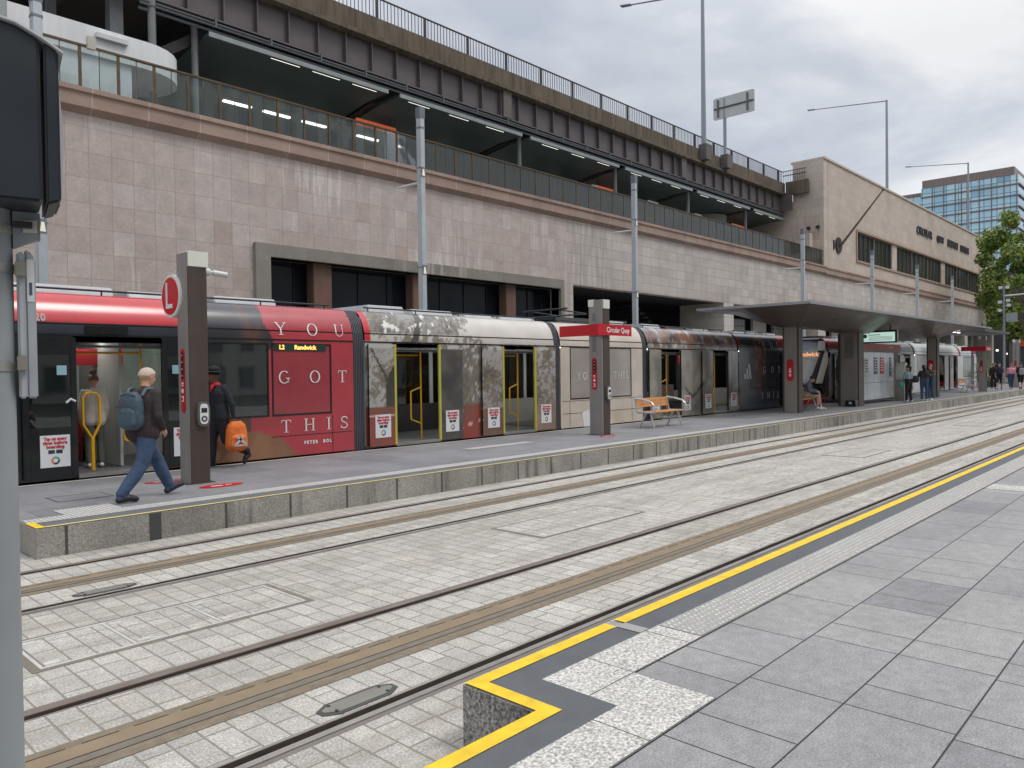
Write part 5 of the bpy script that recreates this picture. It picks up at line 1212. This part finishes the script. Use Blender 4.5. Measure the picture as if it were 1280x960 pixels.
MB().tube([(sx, sy, 0), (sx, sy, .02)], .11, 20).done('base_plate', m_sgrey, sgp)
b = MB(); sgbox(b, .076, .091, -.0165, -.0151, 1.83, 1.93); b.done('asset_sticker', mat('asset_sticker', sr(226, 228, 226), .4, var=.08, scale=20), sgp)
b = MB(); sgbox(b, .0805, .0865, -.0172, -.0166, 1.845, 1.875); b.done('sticker_print', mat('sticker_print', sr(80, 92, 120), .5), sgp)
# ================================================================== PEOPLE
def cloth(name, c, var=.14, rough=.85): return mat(name, c, rough, var=var, scale=9, bump=.9, bscale=13)
m_skin = mat('skin', sr(206, 160, 136), .55, var=.05, scale=20); m_skin2 = mat('skin_brown', sr(120, 80, 60), .55, var=.05, scale=20)
DEF = dict(pel=(0, 0, .95), chest=(0, 0, 1.33), neck=(.0, 0, 1.48), head=(.02, 0, 1.645), nod=0., turn=0.,
           sR=(0, -.168, 1.415), sL=(0, .168, 1.415), eR=(-.03, -.222, 1.13), eL=(-.03, .222, 1.13), hR=(.06, -.21, .88), hL=(.06, .21, .88),
           kR=(.02, -.10, .50), kL=(.02, .10, .50), aR=(-.02, -.10, .09), aL=(-.02, .10, .09), tR=None, tL=None, hipz=None)
def person(loc, head, lab, cols, pose={}, s=1., vox=.014, hair=None, short_sleeve=False, bare_leg=False, skirt=False, bulk=1., skin=None, group=None, jacket=0., leg=1.):
    """one continuous body, grown as a union of tapered limbs; clothes by region, hair a child"""
    J = dict(DEF); J.update(pose); V3 = lambda q: Vector(q)*s
    pr = []   # p0, r0, p1, r1, region
    def cap(a, ra, b, rb, tg): pr.append((V3(a), ra*s, V3(b), rb*s, tg))
    pel, ch, nk, hd = (Vector(J[k]) for k in ('pel', 'chest', 'neck', 'head'))
    B = bulk; wa = pel.lerp(ch, .45); T = 0
    for y in (-.075, .075):
        o = Vector((0, y, 0))
        cap(pel+o*1.15, .118*B, wa+o, .112*B, 1 if True else 0); cap(wa+o, .115*B, ch+o*1.25, .125*B, 0)
    if jacket: 
        for y in (-.08, .08): cap(pel+Vector((0, y*1.15, -jacket)), .128*B, wa+Vector((0, y, 0)), .122*B, 0)
    up = (hd-nk).normalized()
    cap(ch+Vector((0, 0, .09)), .075, nk, .058, 0); cap(nk-up*.02, .056, hd-up*.06, .052, 2)
    yaw_ = J['turn']; cy, sy_ = math.cos(yaw_), math.sin(yaw_); cn, sn = math.cos(J['nod']), math.sin(J['nod'])
    def H(f_, l_, u): # head frame
        f2, u2 = f_*cn+u*sn, -f_*sn+u*cn
        return hd+Vector((f2*cy-l_*sy_, f2*sy_+l_*cy, u2))
    cap(H(-.025, 0, .025), .088, H(.018, 0, .018), .082, 2); cap(H(.045, 0, -.03), .062, H(.05, 0, -.075), .045, 2); cap(H(.0, 0, -.05), .068, H(.04, 0, -.08), .042, 2)
    cap(H(.098, 0, .0), .012, H(.118, 0, -.03), .016, 2)                       # nose
    cap(H(.088, -.03, .03), .014, H(.088, .03, .03), .014, 2); cap(H(.085, -.016, -.064), .010, H(.085, .016, -.064), .010, 2)
    for y in (-1, 1): cap(H(-.005, y*.082, .008), .016, H(-.008, y*.086, -.03), .011, 2)
    for sd in 'RL':
        sh_, el, ha = Vector(J['s'+sd]), Vector(J['e'+sd]), Vector(J['h'+sd]); y = -1 if sd == 'R' else 1
        cap(ch+Vector((0, y*.09, .05)), .095*B, sh_, .066*B, 0); cap(sh_, .066*B, el, .05*B, 0)
        wr = el.lerp(ha, .86); cap(el, .05*B if not short_sleeve else .04, wr, .036 if not short_sleeve else .028, 2 if short_sleeve else 0)
        d = (ha-el).normalized(); cap(wr, .027, ha, .026, 2); side = Vector((0, -y, 0)); side = (side-d*side.dot(d)).normalized(); fwd_ = d.cross(side)
        cap(ha, .03, ha+d*.05, .028, 2)
        for k, ln in enumerate((.062, .074, .07, .055)):     # four bent fingers and a thumb
            o = fwd_*(k-1.5)*.019; p = ha+d*.06+o; q = p+d*ln*.55+side*.008; cap(p, .0095, q, .009, 2); cap(q, .009, q+d*ln*.3+side*.03, .0075, 2)
        q = ha+fwd_*-.03+d*.0; cap(q, .012, q+d*.04-fwd_*.018+side*.012, .009, 2)
        hp = Vector((pel.x, pel.y+y*.088, pel.z-.03)); kn, an = Vector(J['k'+sd]), Vector(J['a'+sd])
        cap(hp, .100*B*leg, kn, .070*B*leg, 1); 
        if bare_leg: cap(kn+Vector((0, 0, 0)), .055, kn.lerp(an, .35), .056, 3); cap(kn.lerp(an, .35), .056, an, .036, 3)
        else: cap(kn, .069*B*leg, kn.lerp(an, .4), .068*B*leg, 1); cap(kn.lerp(an, .4), .068*B*leg, an+Vector((0, 0, .035)), .060*leg, 1)
        t = J['t'+sd]; t = Vector(t) if t else an+Vector((.17, 0, -.05))
        cap(an+Vector((-.045, 0, -.035)), .043, an.lerp(t, .5)+Vector((0, 0, .0)), .047, 4); cap(an.lerp(t, .5), .046, t, .038, 4)
        if bare_leg: cap(an, .04, an+Vector((0, 0, .07)), .04, 5)
    mb = MB()
    for a, ra, b, rb, tg in pr:
        mb.ell(a, (ra, ra, ra), 12, 8); mb.ell(b, (rb, rb, rb), 12, 8)
        if (b-a).length > 1e-4: mb.tube([a, b], [ra, rb], 14)
    me = bpy.data.meshes.new('person'); me.from_pydata(mb.v, [], mb.f)
    bm = bmesh.new(); bm.from_mesh(me); bmesh.ops.recalc_face_normals(bm, faces=bm.faces); bm.to_mesh(me); bm.free()
    tmp = bpy.data.objects.new('tmp', me); COL.objects.link(tmp)
    md = tmp.modifiers.new('r', 'REMESH'); md.mode = 'VOXEL'; md.voxel_size = vox
    ms_ = tmp.modifiers.new('s', 'SMOOTH'); ms_.factor = .5; ms_.iterations = 2
    dg = bpy.context.evaluated_depsgraph_get(); fin = bpy.data.meshes.new_from_object(tmp.evaluated_get(dg)); fin.name = 'person'
    bpy.data.objects.remove(tmp); bpy.data.meshes.remove(me)
    fin.materials.clear()
    top, bot, sk, shoe = cols; skn = skin or m_skin
    for q in (top, bot, skn, skn, shoe, mat('white_sock', sr(220, 220, 220), .8)): fin.materials.append(q)
    for p in fin.polygons:
        c = p.center; best = 9; tg = 0
        for a, ra, b, rb, g in pr:
            ab = b-a; l2 = ab.length_squared; t = max(0, min(1, (c-a).dot(ab)/l2)) if l2 else 0
            d = (c-a-ab*t).length-(ra+(rb-ra)*t)
            if d < best-.0015: best = d; tg = g
        p.material_index = tg; p.use_smooth = True
    o = bpy.data.objects.new('person', fin); COL.objects.link(o); o.location = loc; o.rotation_euler = (0, 0, head)
    tag(o, lab, 'person', group)
    if hair:
        hm, kind = hair; b = MB()
        def hv(f_, l_, u): return H(f_, l_, u)*s
        ru = []; nu_, nv_ = 22, 12
        vs = []; fs = []
        lim = {'short': .50, 'bald': .46, 'long': .60, 'bun': .54, 'tail': .54}[kind]
        for i in range(nv_+1):
            th = math.pi*lim*i/nv_
            for j in range(nu_):
                ph = 2*math.pi*j/nu_; fr = math.cos(ph)
                tt = th*(1-.26*max(0, fr)) if kind != 'bald' else th*(1-.2*max(0, fr))
                r_ = 1+.05*math.sin(j*2.7+i*1.3)
                q = (-.004+.116*r_*math.sin(tt)*math.cos(ph), .097*r_*math.sin(tt)*math.sin(ph), .014+.106*r_*math.cos(tt)+(-.02 if fr < -.3 and i == nv_ else 0))
                vs.append(hv(*q))
        for i in range(nv_):
            for j in range(nu_): fs.append((i*nu_+j, (i+1)*nu_+j, (i+1)*nu_+(j+1) % nu_, i*nu_+(j+1) % nu_))
        b.add(vs, fs)
        if kind == 'bun': b.ell(hv(-.02, 0, .15), (.06*s, .055*s, .06*s))
        if kind == 'tail': b.tube([hv(-.08, 0, .06), hv(-.14, 0, .0), hv(-.13, 0, -.14), hv(-.11, 0, -.22)], [.035*s, .045*s, .04*s, .012*s], 10)
        if kind == 'long': b.tube([hv(-.03, 0, .04), hv(-.055, 0, -.08), hv(-.07, 0, -.2)], [.095*s, .09*s, .06*s], 14)
        hm2 = bpy.data.meshes.new('hair'); hm2.from_pydata([tuple(v) for v in b.v], [], b.f); hm2.materials.append(hm)
        for p in hm2.polygons: p.use_smooth = True
        ho = bpy.data.objects.new('hair', hm2); COL.objects.link(ho); ho.parent = o
    return o
def local(o, f_, l_, z): 
    c, s_ = math.cos(o.rotation_euler.z), math.sin(o.rotation_euler.z); return Vector((o.location.x+f_*c-l_*s_, o.location.y+f_*s_+l_*c, o.location.z+z))
m_hgrey = mat('hair_grey', sr(206, 190, 176), .7, var=.15, scale=40, bump=.4, bscale=200); m_hblack = mat('hair_black', sr(30, 27, 27), .5, var=.2, scale=30, bump=.4, bscale=120); m_hbrown = mat('hair_brown', sr(120, 100, 80), .6, var=.2, scale=30, bump=.4, bscale=120)
m_jean = cloth('denim', sr(60, 80, 108), .28); m_black = cloth('black_cloth', sr(34, 34, 40), .15); m_bshoe = mat('black_shoe', sr(36, 38, 44), .5); m_wshoe = mat('white_shoe', sr(214, 214, 210), .5)

man = person((4.13, 10.60, 0), R(28), 'older man with short grey hair walking in a dark jacket and blue jeans', (cloth('brown_jacket', sr(56, 46, 50), .12), m_jean, None, m_bshoe),
    dict(pel=(-.03, 0, .90), chest=(-.01, 0, 1.29), neck=(.035, 0, 1.45), head=(.075, 0, 1.605), nod=.10, turn=-.15,
         sR=(-.01, -.19, 1.375), sL=(-.01, .19, 1.375), eR=(-.05, -.262, 1.09), eL=(-.06, .25, 1.10), hR=(.10, -.225, .90), hL=(.14, .2, .98),
         kR=(-.13, -.08, .49), kL=(.25, .02, .49), aR=(-.40, .02, .086), aL=(.38, -.06, .092), tR=(-.25, -.07, .04), tL=(.545, -.13, .125)),
    s=1.02, vox=.0095, hair=(m_hgrey, 'bald'), bulk=1.13, jacket=.02, leg=1.12)
def sack(name, o, f_, l_, z, w_, d_, h, body_m, lab, cat, straps=True, pocket=True, tilt=0.):
    c = local(o, f_, l_, z); hd_ = o.rotation_euler.z
    r = thing(name, c, lab, cat); r.rotation_euler = (0, 0, hd_)
    def bag(nm, d0, w0, z0, z1, x, m_):
        mb = MB(); vs = []; fs = []; n = 20; lv = 9
        for i in range(lv+1):
            t = i/lv; z_ = z0+(z1-z0)*t; k = (1-abs(2*t-1)**4.5)**.34 if 0 < t < 1 else .45; k = max(k, .5); tp = 1-.22*t
            for j in range(n):
                a = 2*math.pi*j/n; ca, sa = math.cos(a), math.sin(a); e_ = .62
                vs.append((x+d0/2*k*math.copysign(abs(ca)**e_, ca), w0/2*k*tp*math.copysign(abs(sa)**e_, sa), z_))
        for i in range(lv):
            for j in range(n): fs.append((i*n+j, i*n+(j+1) % n, (i+1)*n+(j+1) % n, (i+1)*n+j))
        fs += [tuple(range(n-1, -1, -1)), tuple(range(lv*n, (lv+1)*n))]
        mb.add([Vector(v)+c for v in vs], fs); q = mb.done(nm, m_, r, smooth=True); return q
    bag('main_pocket', d_, w_, -h/2, h/2, 0, body_m)
    if pocket: bag('front_pocket', d_*.55, w_*.82, -h*.44, h*.08, -d_*.42, body_m)
    return r, c
m_bag = cloth('slate_nylon', sr(66, 84, 98), .12, .6)
bp_, bc = sack('backpack', man, -.215, .01, 1.19, .37, .18, .50, m_bag, 'slate blue backpack on the back of the man in jeans', 'backpack')
b = MB()
for y in (-.12, .12): b.tube([bc+Vector(q) for q in ((.06, y, .2), (.12, y*1.12, .285), (.22, y*1.2, .29), (.33, y*1.2, .19), (.345, y*1.25, .02), (.28, y*1.75, -.12), (.1, y*1.45, -.19))], .02, 8)
b.done('strap', mat('strap_slate', sr(92, 110, 124), .7), bp_, smooth=True)
b = MB(); b.tube([bc+Vector(q) for q in ((-.13, -.13, .05), (-.16, 0, .075), (-.13, .13, .05))], .006, 6); b.tube([bc+Vector(q) for q in ((-.06, -.12, .2), (-.095, 0, .225), (-.06, .12, .2))], .006, 6); b.done('zip', mat('zip_dark', sr(40, 46, 52), .5), bp_)

staff = person((6.42, 13.12, 0), R(180), 'worker in black clothes, black hat and red scarf stepping along the tram', (cloth('black_uniform', sr(40, 42, 50), .12), m_black, None, m_bshoe),
    dict(pel=(.0, 0, .93), chest=(.03, 0, 1.32), neck=(.06, 0, 1.47), head=(.10, 0, 1.63), nod=.22, eL=(-.10, .27, 1.13), hL=(-.13, .25, .86), eR=(.05, -.26, 1.12), hR=(.2, -.2, .98),
         kR=(.10, -.09, .50), aR=(.12, -.09, .09), kL=(-.06, .09, .48), aL=(-.45, .10, .22), tL=(-.40, .10, .06), tR=(.3, -.09, .04)), s=1.0, vox=.012, hair=(m_hblack, 'short'), skin=m_skin2, jacket=.02, leg=1.12, bulk=1.06)
hp = local(staff, .10, 0, 1.69); b = MB(); b.ell(hp+Vector((.005, 0, .055)), (.115, .108, .075)); b.tube([hp+Vector((0, 0, .0)), hp+Vector((0, 0, .028))], [.165, .125], 24)
off_ = MB(); me_ = b
def child_local(mb, name, m_, o):
    inv = o.matrix_basis.inverted(); mb.v = [tuple(inv @ Vector(v)) for v in mb.v]
    me = bpy.data.meshes.new(name); me.from_pydata(mb.v, [], mb.f); me.materials.append(m_)
    for p in me.polygons: p.use_smooth = True
    q = bpy.data.objects.new(name, me); COL.objects.link(q); q.parent = o; return q
child_local(b, 'hat', m_black, staff)
b = MB(); np_ = local(staff, .06, 0, 1.475); b.tube([np_+Vector((0, 0, -.025)), np_+Vector((0, 0, .035))], [.088, .07], 16); b.tube([np_+Vector((-.07, -.03, .0)), np_+Vector((-.12, -.03, -.12))], [.035, .012], 8); child_local(b, 'scarf', mat('scarf_red', sr(206, 40, 52), .7), staff)
ob, oc = sack('backpack', staff, -.17, .27, .555, .42, .20, .54, cloth('orange_nylon', sr(232, 118, 44), .16, .7), 'bright orange backpack with silver crossed bands hanging from the worker\'s hand', 'backpack')
b = MB()
def bnd(p, q, w_=.022): # reflective bands lie on the outer face
    d = (Vector(q)-Vector(p)).normalized(); n_ = Vector((0, 1, 0)); s_ = d.cross(n_)*w_
    b.add([oc+Vector(p)+s_, oc+Vector(p)-s_, oc+Vector(q)-s_, oc+Vector(q)+s_], [(0, 1, 2, 3)])
ob.rotation_euler = (0, 0, 0); 
# turn the bag so that its broad pocket faces away from the leg
for ch in ob.children:
    for v in ch.data.vertices: v.co = Vector((v.co.y, v.co.x, v.co.z))
    ch.data.flip_normals()
yy = -.165
bnd((-.10, yy, -.14), (.06, yy, .02)); bnd((.10, yy, -.14), (-.08, yy, .02)); bnd((-.12, yy+.01, -.155), (.12, yy+.01, -.155), .016)
b.done('reflective_band', mat('reflective', sr(196, 200, 204), .35, metal=.3), ob)
b = MB(); b.tube([oc+Vector(q) for q in ((-.06, 0, .2), (-.05, 0, .27), (.05, 0, .27), (.06, 0, .2))], .012, 8); b.done('handle', m_black, ob)

person((4.72, 14.25, .075), R(84), 'woman in a pale jacket and olive trousers, back turned, inside the tram doorway', (cloth('cream_jacket', sr(216, 210, 200), .06), cloth('olive_trousers', sr(92, 98, 86), .1), None, m_wshoe),
    dict(nod=.1), s=.92, vox=.013, hair=(m_hbrown, 'bun'), bulk=.95, jacket=.06)
sit = dict(pel=(0, 0, .54), chest=(.10, 0, .92), neck=(.16, 0, 1.06), head=(.235, 0, 1.19), nod=.7, sR=(.10, -.18, 1.0), sL=(.10, .18, 1.0), eR=(.16, -.24, .74), eL=(.16, .24, .74), hR=(.42, -.08, .70), hL=(.42, .08, .70),
           kR=(.46, -.11, .52), kL=(.46, .11, .52), aR=(.44, -.11, .09), aL=(.52, .12, .09))
person((29.35, 11.82, 0), R(-78), 'person in a grey jacket and shorts sitting bent over on the bench under the shelter', (cloth('grey_jacket', sr(104, 108, 118), .15), cloth('stone_shorts', sr(176, 160, 140), .1), None, m_wshoe), sit, vox=.016, hair=(m_hblack, 'short'), bare_leg=True)
woman = person((37.5, 10.42, 0), R(62), 'woman with a black ponytail, grey green top and black trousers standing by the ticket machine', (cloth('sage_top', sr(134, 154, 158), .1), m_black, None, m_wshoe), dict(eL=(.05, .27, 1.13), hL=(.2, .24, 1.0), aL=(.02, .12, .09), aR=(-.04, -.10, .09)), s=.96, vox=.017, hair=(m_hblack, 'tail'), bulk=1.05)
sack('shoulder_bag', woman, -.1, -.30, 1.05, .34, .16, .32, m_black, 'black shoulder bag at the side of the woman with a ponytail', 'shoulder bag', pocket=False)
tb, tc_ = sack('hand_bag', woman, .08, .33, .80, .24, .12, .22, mat('teal_bag', sr(40, 150, 138), .5), 'small teal bag hanging from the hand of the woman with a ponytail', 'hand bag', pocket=False)
m_olv = cloth('olive_jacket', sr(92, 88, 78), .1)
person((39.1, 10.20, 0), R(20), 'person in a dark jacket and jeans, left of the pair embracing under the shelter', (cloth('dark_jacket', sr(50, 50, 52), .12), m_jean, None, m_wshoe), dict(eR=(.12, -.25, 1.2), hR=(.3, -.12, 1.2), eL=(.12, .25, 1.2), hL=(.3, .12, 1.2), nod=.3), s=.96, vox=.017, hair=(m_hblack, 'long'))
person((39.72, 10.10, 0), R(170), 'person in an olive jacket, right one of the pair embracing under the shelter', (m_olv, m_jean, None, m_wshoe), dict(eR=(.12, -.25, 1.22), hR=(.28, -.12, 1.24), eL=(.12, .25, 1.22), hL=(.28, .12, 1.24), nod=.3), s=.98, vox=.017, hair=(m_hbrown, 'short'))
walk = dict(kR=(.14, -.09, .5), aR=(.24, -.09, .11), kL=(-.02, .09, .48), aL=(-.3, .1, .17), tL=(-.18, .1, .06), pel=(0, 0, .92))
person((58.9, 10.85, 0), R(185), 'person in a navy shirt and dark shorts walking at the far end of the platform', (cloth('navy_shirt', sr(52, 58, 78), .1), m_black, None, m_bshoe), walk, vox=.02, hair=(m_hblack, 'short'), short_sleeve=True, bare_leg=True)
person((60.6, 11.5, 0), R(190), 'person in black with black hair half hidden behind the pink top at the far end', (m_black, m_black, None, m_bshoe), {}, vox=.022, hair=(m_hblack, 'long'))
person((59.2, 10.25, 0), R(20), 'person in a pink top and blue jeans walking at the far end of the platform', (cloth('pink_top', sr(226, 158, 176), .1), m_jean, None, m_wshoe), walk, s=.97, vox=.02, hair=(m_hbrown, 'short'), bulk=1.12)
gp = person((59.3, 9.72, 0), R(20), 'person in black shorts carrying a grey pack at the right edge of the picture', (m_black, m_black, None, m_bshoe), walk, vox=.02, hair=(m_hblack, 'short'), bare_leg=True, short_sleeve=True)
sack('backpack', gp, -.24, 0, 1.2, .34, .2, .46, cloth('grey_nylon', sr(150, 154, 160), .1), 'grey backpack on the person in black shorts at the right edge', 'backpack', pocket=False)
for k in range(3): person((84+k*5, 9.8+k*.7, 0), R(170+k*8), ['far off person in a white shirt beyond the platform end', 'far off person in a grey shirt beyond the platform end', 'farthest person, in a blue shirt beyond the platform end'][k], (cloth('far_shirt_%s' % 'abc'[k], [sr(210, 210, 210), sr(120, 120, 124), sr(70, 90, 130)][k]), m_black, None, m_bshoe), walk, vox=.03, hair=(m_hblack, 'short'))

# ================================================================== TOWER, TREES, FAR STREET
tw = thing('glass_tower', (245, 58, 0), 'blue glass office tower with brown cornice standing behind the station end block', 'office tower')
m_fl = mat('tower_bronze', sr(140, 124, 118), .5, var=.1, scale=.2)
m_tg = tiles('tower_glass', ('y', 'z'), 3.1, 3.0, .12, [sr(176, 216, 232), sr(194, 226, 238), sr(160, 204, 224), sr(206, 232, 240), sr(138, 176, 194)], sr(70, 70, 76), phase=(0, .4), rough=.12, blotch=.1, bscale=.1, bump=0)
m_tg.node_tree.nodes['Principled BSDF'].inputs['Metallic'].default_value = .5
MB().box(245, 285, 40.6, 64.5, 0, 53.0).done('glass_wall', m_tg, tw)
MB().box(247.5, 285, 64.51, 82, 0, 51.4).done('glass_wing', m_tg, tw)
for k in range(16):
    z = 50.4-k*3.0
    b = MB(); b.box(244.6, 285.3, 40.2, 64.6, z-.18, z+.16); b.box(247.1, 285.3, 64.61, 82.3, z-1.9, z-1.45); b.done('floor_band', m_fl, tw)
b = MB(); b.box(244.8, 285, 41.5, 64.2, 53.01, 55.2); b.box(247.3, 285, 64.3, 82, 51.41, 52.4); b.done('roof_cornice', m_fl, tw)
for y in [41+.95*k*3.1 for k in range(8)]+[54.2]: MB().box(244.75, 245, y-.1, y+.1, 0, 53).done('mullion', m_fl, tw)

def tree(x, y, h, rad, cz, seed, lab, n=9000, lsz=.17):
    r = thing('plane_tree', (x, y, -.2), lab, 'tree', 'leafy trees at the far end of the street'); rn = random.Random(seed)
    b = MB(); top = Vector((x+.3, y, cz)); b.tube([(x, y, -.2), (x+.1, y+.05, 1.6), (x, y, 3.4), top], [.34, .27, .22, .12], 10)
    ends = []
    for k in range(13):
        a = rn.uniform(0, 6.28); e_ = Vector((x+math.cos(a)*rad*rn.uniform(.45, .9), y+math.sin(a)*rad*rn.uniform(.45, .9), cz+rn.uniform(-.6, .75)*(h-cz))); s0 = Vector((x, y, rn.uniform(3., cz))); ends.append(e_)
        b.tube([s0, s0.lerp(e_, .5)+Vector((0, 0, .4)), e_], [.12, .07, .02], 6)
    b.done('trunk', mat('bark', sr(120, 108, 92), .85, var=.3, scale=4, bump=.6, bscale=12), r)
    cl = []
    for k in range(38):
        a = rn.uniform(0, 6.28); u = rn.uniform(-.75, 1); q = math.sqrt(max(0, 1-u*u*.92))*rad*rn.uniform(.55, 1.0)
        cl.append((Vector((x+math.cos(a)*q, y+math.sin(a)*q, cz+u*(h-cz))), rn.uniform(.55, 1.4)))
    cl += [(e_, rn.uniform(.8, 1.3)) for e_ in ends]
    mb = MB()
    for i in range(n):
        c, cr_ = rn.choice(cl); v = Vector((rn.gauss(0, 1), rn.gauss(0, 1), rn.gauss(0, .8))); v = v.normalized()*cr_*(rn.random()**.45); p = c+v
        nrm = (v.normalized()+Vector((rn.gauss(0, .6), rn.gauss(0, .6), rn.gauss(.4, .6)))).normalized(); a1 = nrm.orthogonal().normalized(); ang = rn.uniform(0, 6.28); a2 = nrm.cross(a1); t1 = a1*math.cos(ang)+a2*math.sin(ang); t2 = nrm.cross(t1); l = lsz*rn.uniform(.7, 1.5)
        mb.add([p-t1*l, p-t2*l*.62+nrm*l*.12, p+t1*l, p+t2*l*.62+nrm*l*.12], [(0, 1, 2, 3)], rn.choice((0, 0, 1, 1, 2)))
    mb.done('crown', [leafm('leaf_mid', sr(138, 160, 84)), leafm('leaf_dark', sr(86, 110, 62)), leafm('leaf_light', sr(172, 182, 104))], r)
def leafm(name, c):
    if name in MATS: return MATS[name]
    m, t, p = base(name); L = t.links.new; p.inputs['Base Color'].default_value = c4(c); p.inputs['Roughness'].default_value = .5
    tl = N(t, 'ShaderNodeBsdfTranslucent'); tl.inputs[0].default_value = c4((c[0]*1.2, c[1]*1.25, c[2]*.7)); mx_ = N(t, 'ShaderNodeMixShader'); mx_.inputs[0].default_value = .35
    L(p.outputs[0], mx_.inputs[1]); L(tl.outputs[0], mx_.inputs[2]); L(mx_.outputs[0], t.nodes['Material Output'].inputs[0]); MATS[name] = m; return m
tree(92, 14.5, 16.8, 5.1, 9.6, 3, 'big leafy tree at the right edge hiding the end of the station block', 17000, .17)
tree(112, 16.5, 15.0, 5.5, 9.0, 5, 'leafy tree farther along the street behind the big one', 8000, .24)
tree(98, 10.5, 15.0, 5.0, 9.5, 8, 'leafy tree beyond the end of the platform, cut by the right edge', 8000, .22)

# small trees and shrubs at the platform end
def shrub(x, y, h, seed, lab):
    r = thing('planter_shrub', (x, y, 0), lab, 'shrub', 'shrubs in planters beyond the shelter'); rn = random.Random(seed)
    MB().tube([(x, y, 0), (x, y, .45)], [.28, .36], 16).done('pot', mat('pot_grey', sr(98, 96, 94), .8), r)
    mb = MB()
    for i in range(700):
        v = Vector((rn.gauss(0, .3), rn.gauss(0, .3), rn.random()*h)); p = Vector((x, y, .42))+v; a = rn.uniform(0, 6.28); u = Vector((math.cos(a), math.sin(a), rn.uniform(-.3, .8))); w_ = Vector((-math.sin(a), math.cos(a), 0))*.05
        mb.add([p, p+u*.09+w_, p+u*.2, p+u*.09-w_], [(0, 1, 2, 3)], rn.choice((0, 1, 1, 2)))
    mb.done('foliage', [leafm('leaf_mid', None), leafm('leaf_dark', None), leafm('leaf_light', None)], r)
shrub(63.2, 12.6, 1.3, 1, 'leafy shrub in a pot left of the walkers at the far end of the platform')
shrub(66.0, 12.7, .9, 2, 'lower leafy shrub in a pot just behind the walkers')

# traffic signal mast with an arm by the tree
r = thing('traffic_mast', (75, 13.47, 0), 'grey signal mast with white cameras and a side arm in front of the big tree', 'signal mast')
MB().tube([(75, 13.47, -.2), (75, 13.47, 8.2)], [.11, .07], 10).done('pole', m_galv, r)
MB().tube([(75, 13.47, 7.4), (75, 9.2, 7.55)], [.06, .04], 8).done('arm', mat('arm_white', (0,0,0)), r)
b = MB()
for (dy, z) in ((.25, 8.1), (-.25, 8.1), (.3, 6.9), (-.3, 7.0), (-.35, 6.6), (.3, 6.2)): b.box(74.85, 75.1, 13.47+dy-.12, 13.47+dy+.12, z-.12, z+.12); b.box(74.97, 75.02, 13.47+min(0, dy), 13.47+max(0, dy), z-.02, z+.02)
b.done('camera', mat('camera_white', (0,0,0)), r)
MB().box(74.8, 74.9, 12.5, 13.3, 5.2, 5.95).done('cabinet', mat('cabinet_grey', sr(150, 154, 158), .5), r)
# dark shopfronts closing the street
sh2 = thing('shop_building', (150, 18, -.2), 'dark shop building with lit windows closing the street behind the trees', 'building')
MB().box(128, 180, 12.5, 34, -.2, 15).done('wall', mat('shop_dark', sr(70, 68, 68), .8, var=.2), sh2)
for k in range(6): MB().box(127.95, 128, 13+k*3.3, 15.6+k*3.3, .2, 3.6).done('window', mat('shop_glass', sr(70, 78, 82), .1, var=.4, scale=.6), sh2)
b = MB(); rn = random.Random(4)
for k in range(14): y = 13.3+k*1.3; b.box(127.9, 127.95, y, y+.25, 2.6+(k % 3)*.5, 2.8+(k % 3)*.5)
b.done('lit_lamp', emit('shop_lamp', (1, .9, .75), 4), sh2)
MB().box(127.85, 127.95, 17.5, 21.5, 4.2, 5.2).done('sign_board', mat('sign_orange', sr(214, 88, 60), .5), sh2)
gt = thing('timber_gate', (122, 21, -.2), 'dark bronze screen filling the last bay under the station end', 'screen')
MB().box(119, 124, 20.8, 21, -.2, 6.5).done('panel', mat('shop_dark', (0,0,0)), gt)
b2 = thing('office_block', (150, -4, -.4), 'pale office block on the far right side of the street', 'building')
MB().box(135, 190, -14, 6, -.4, 26).done('wall', mat('office_wall', sr(176, 172, 166), .7, var=.1), b2)
for k in range(6):
    for j in range(4): MB().box(134.95, 135, -13+j*4.6, -9.6+j*4.6, 3+k*3.8, 5.4+k*3.8).done('window', m_navy, b2)
# the high street side behind the camera (seen only as reflections)
for i, (xa, xb, h) in enumerate(((-40, -8, 38), (-4, 30, 34), (36, 70, 44), (76, 120, 30))):
    q = thing('office_block', ((xa+xb)/2, -46, -.4), ['pale office block behind the viewer, left end', 'low pale office block right behind the viewer', 'tall pale office block behind the viewer to the right', 'pale office block behind the viewer, far right'][i], 'building')
    MB().box(xa, xb, -60, -46, -.4, h).done('wall', m_ofc if False else tiles('office_grid', ('x', 'z'), 3.2, 3.6, 1.3, [sr(70, 84, 96), sr(90, 104, 114), sr(56, 66, 76)], sr(206, 203, 196), rough=.3, bump=0), q)
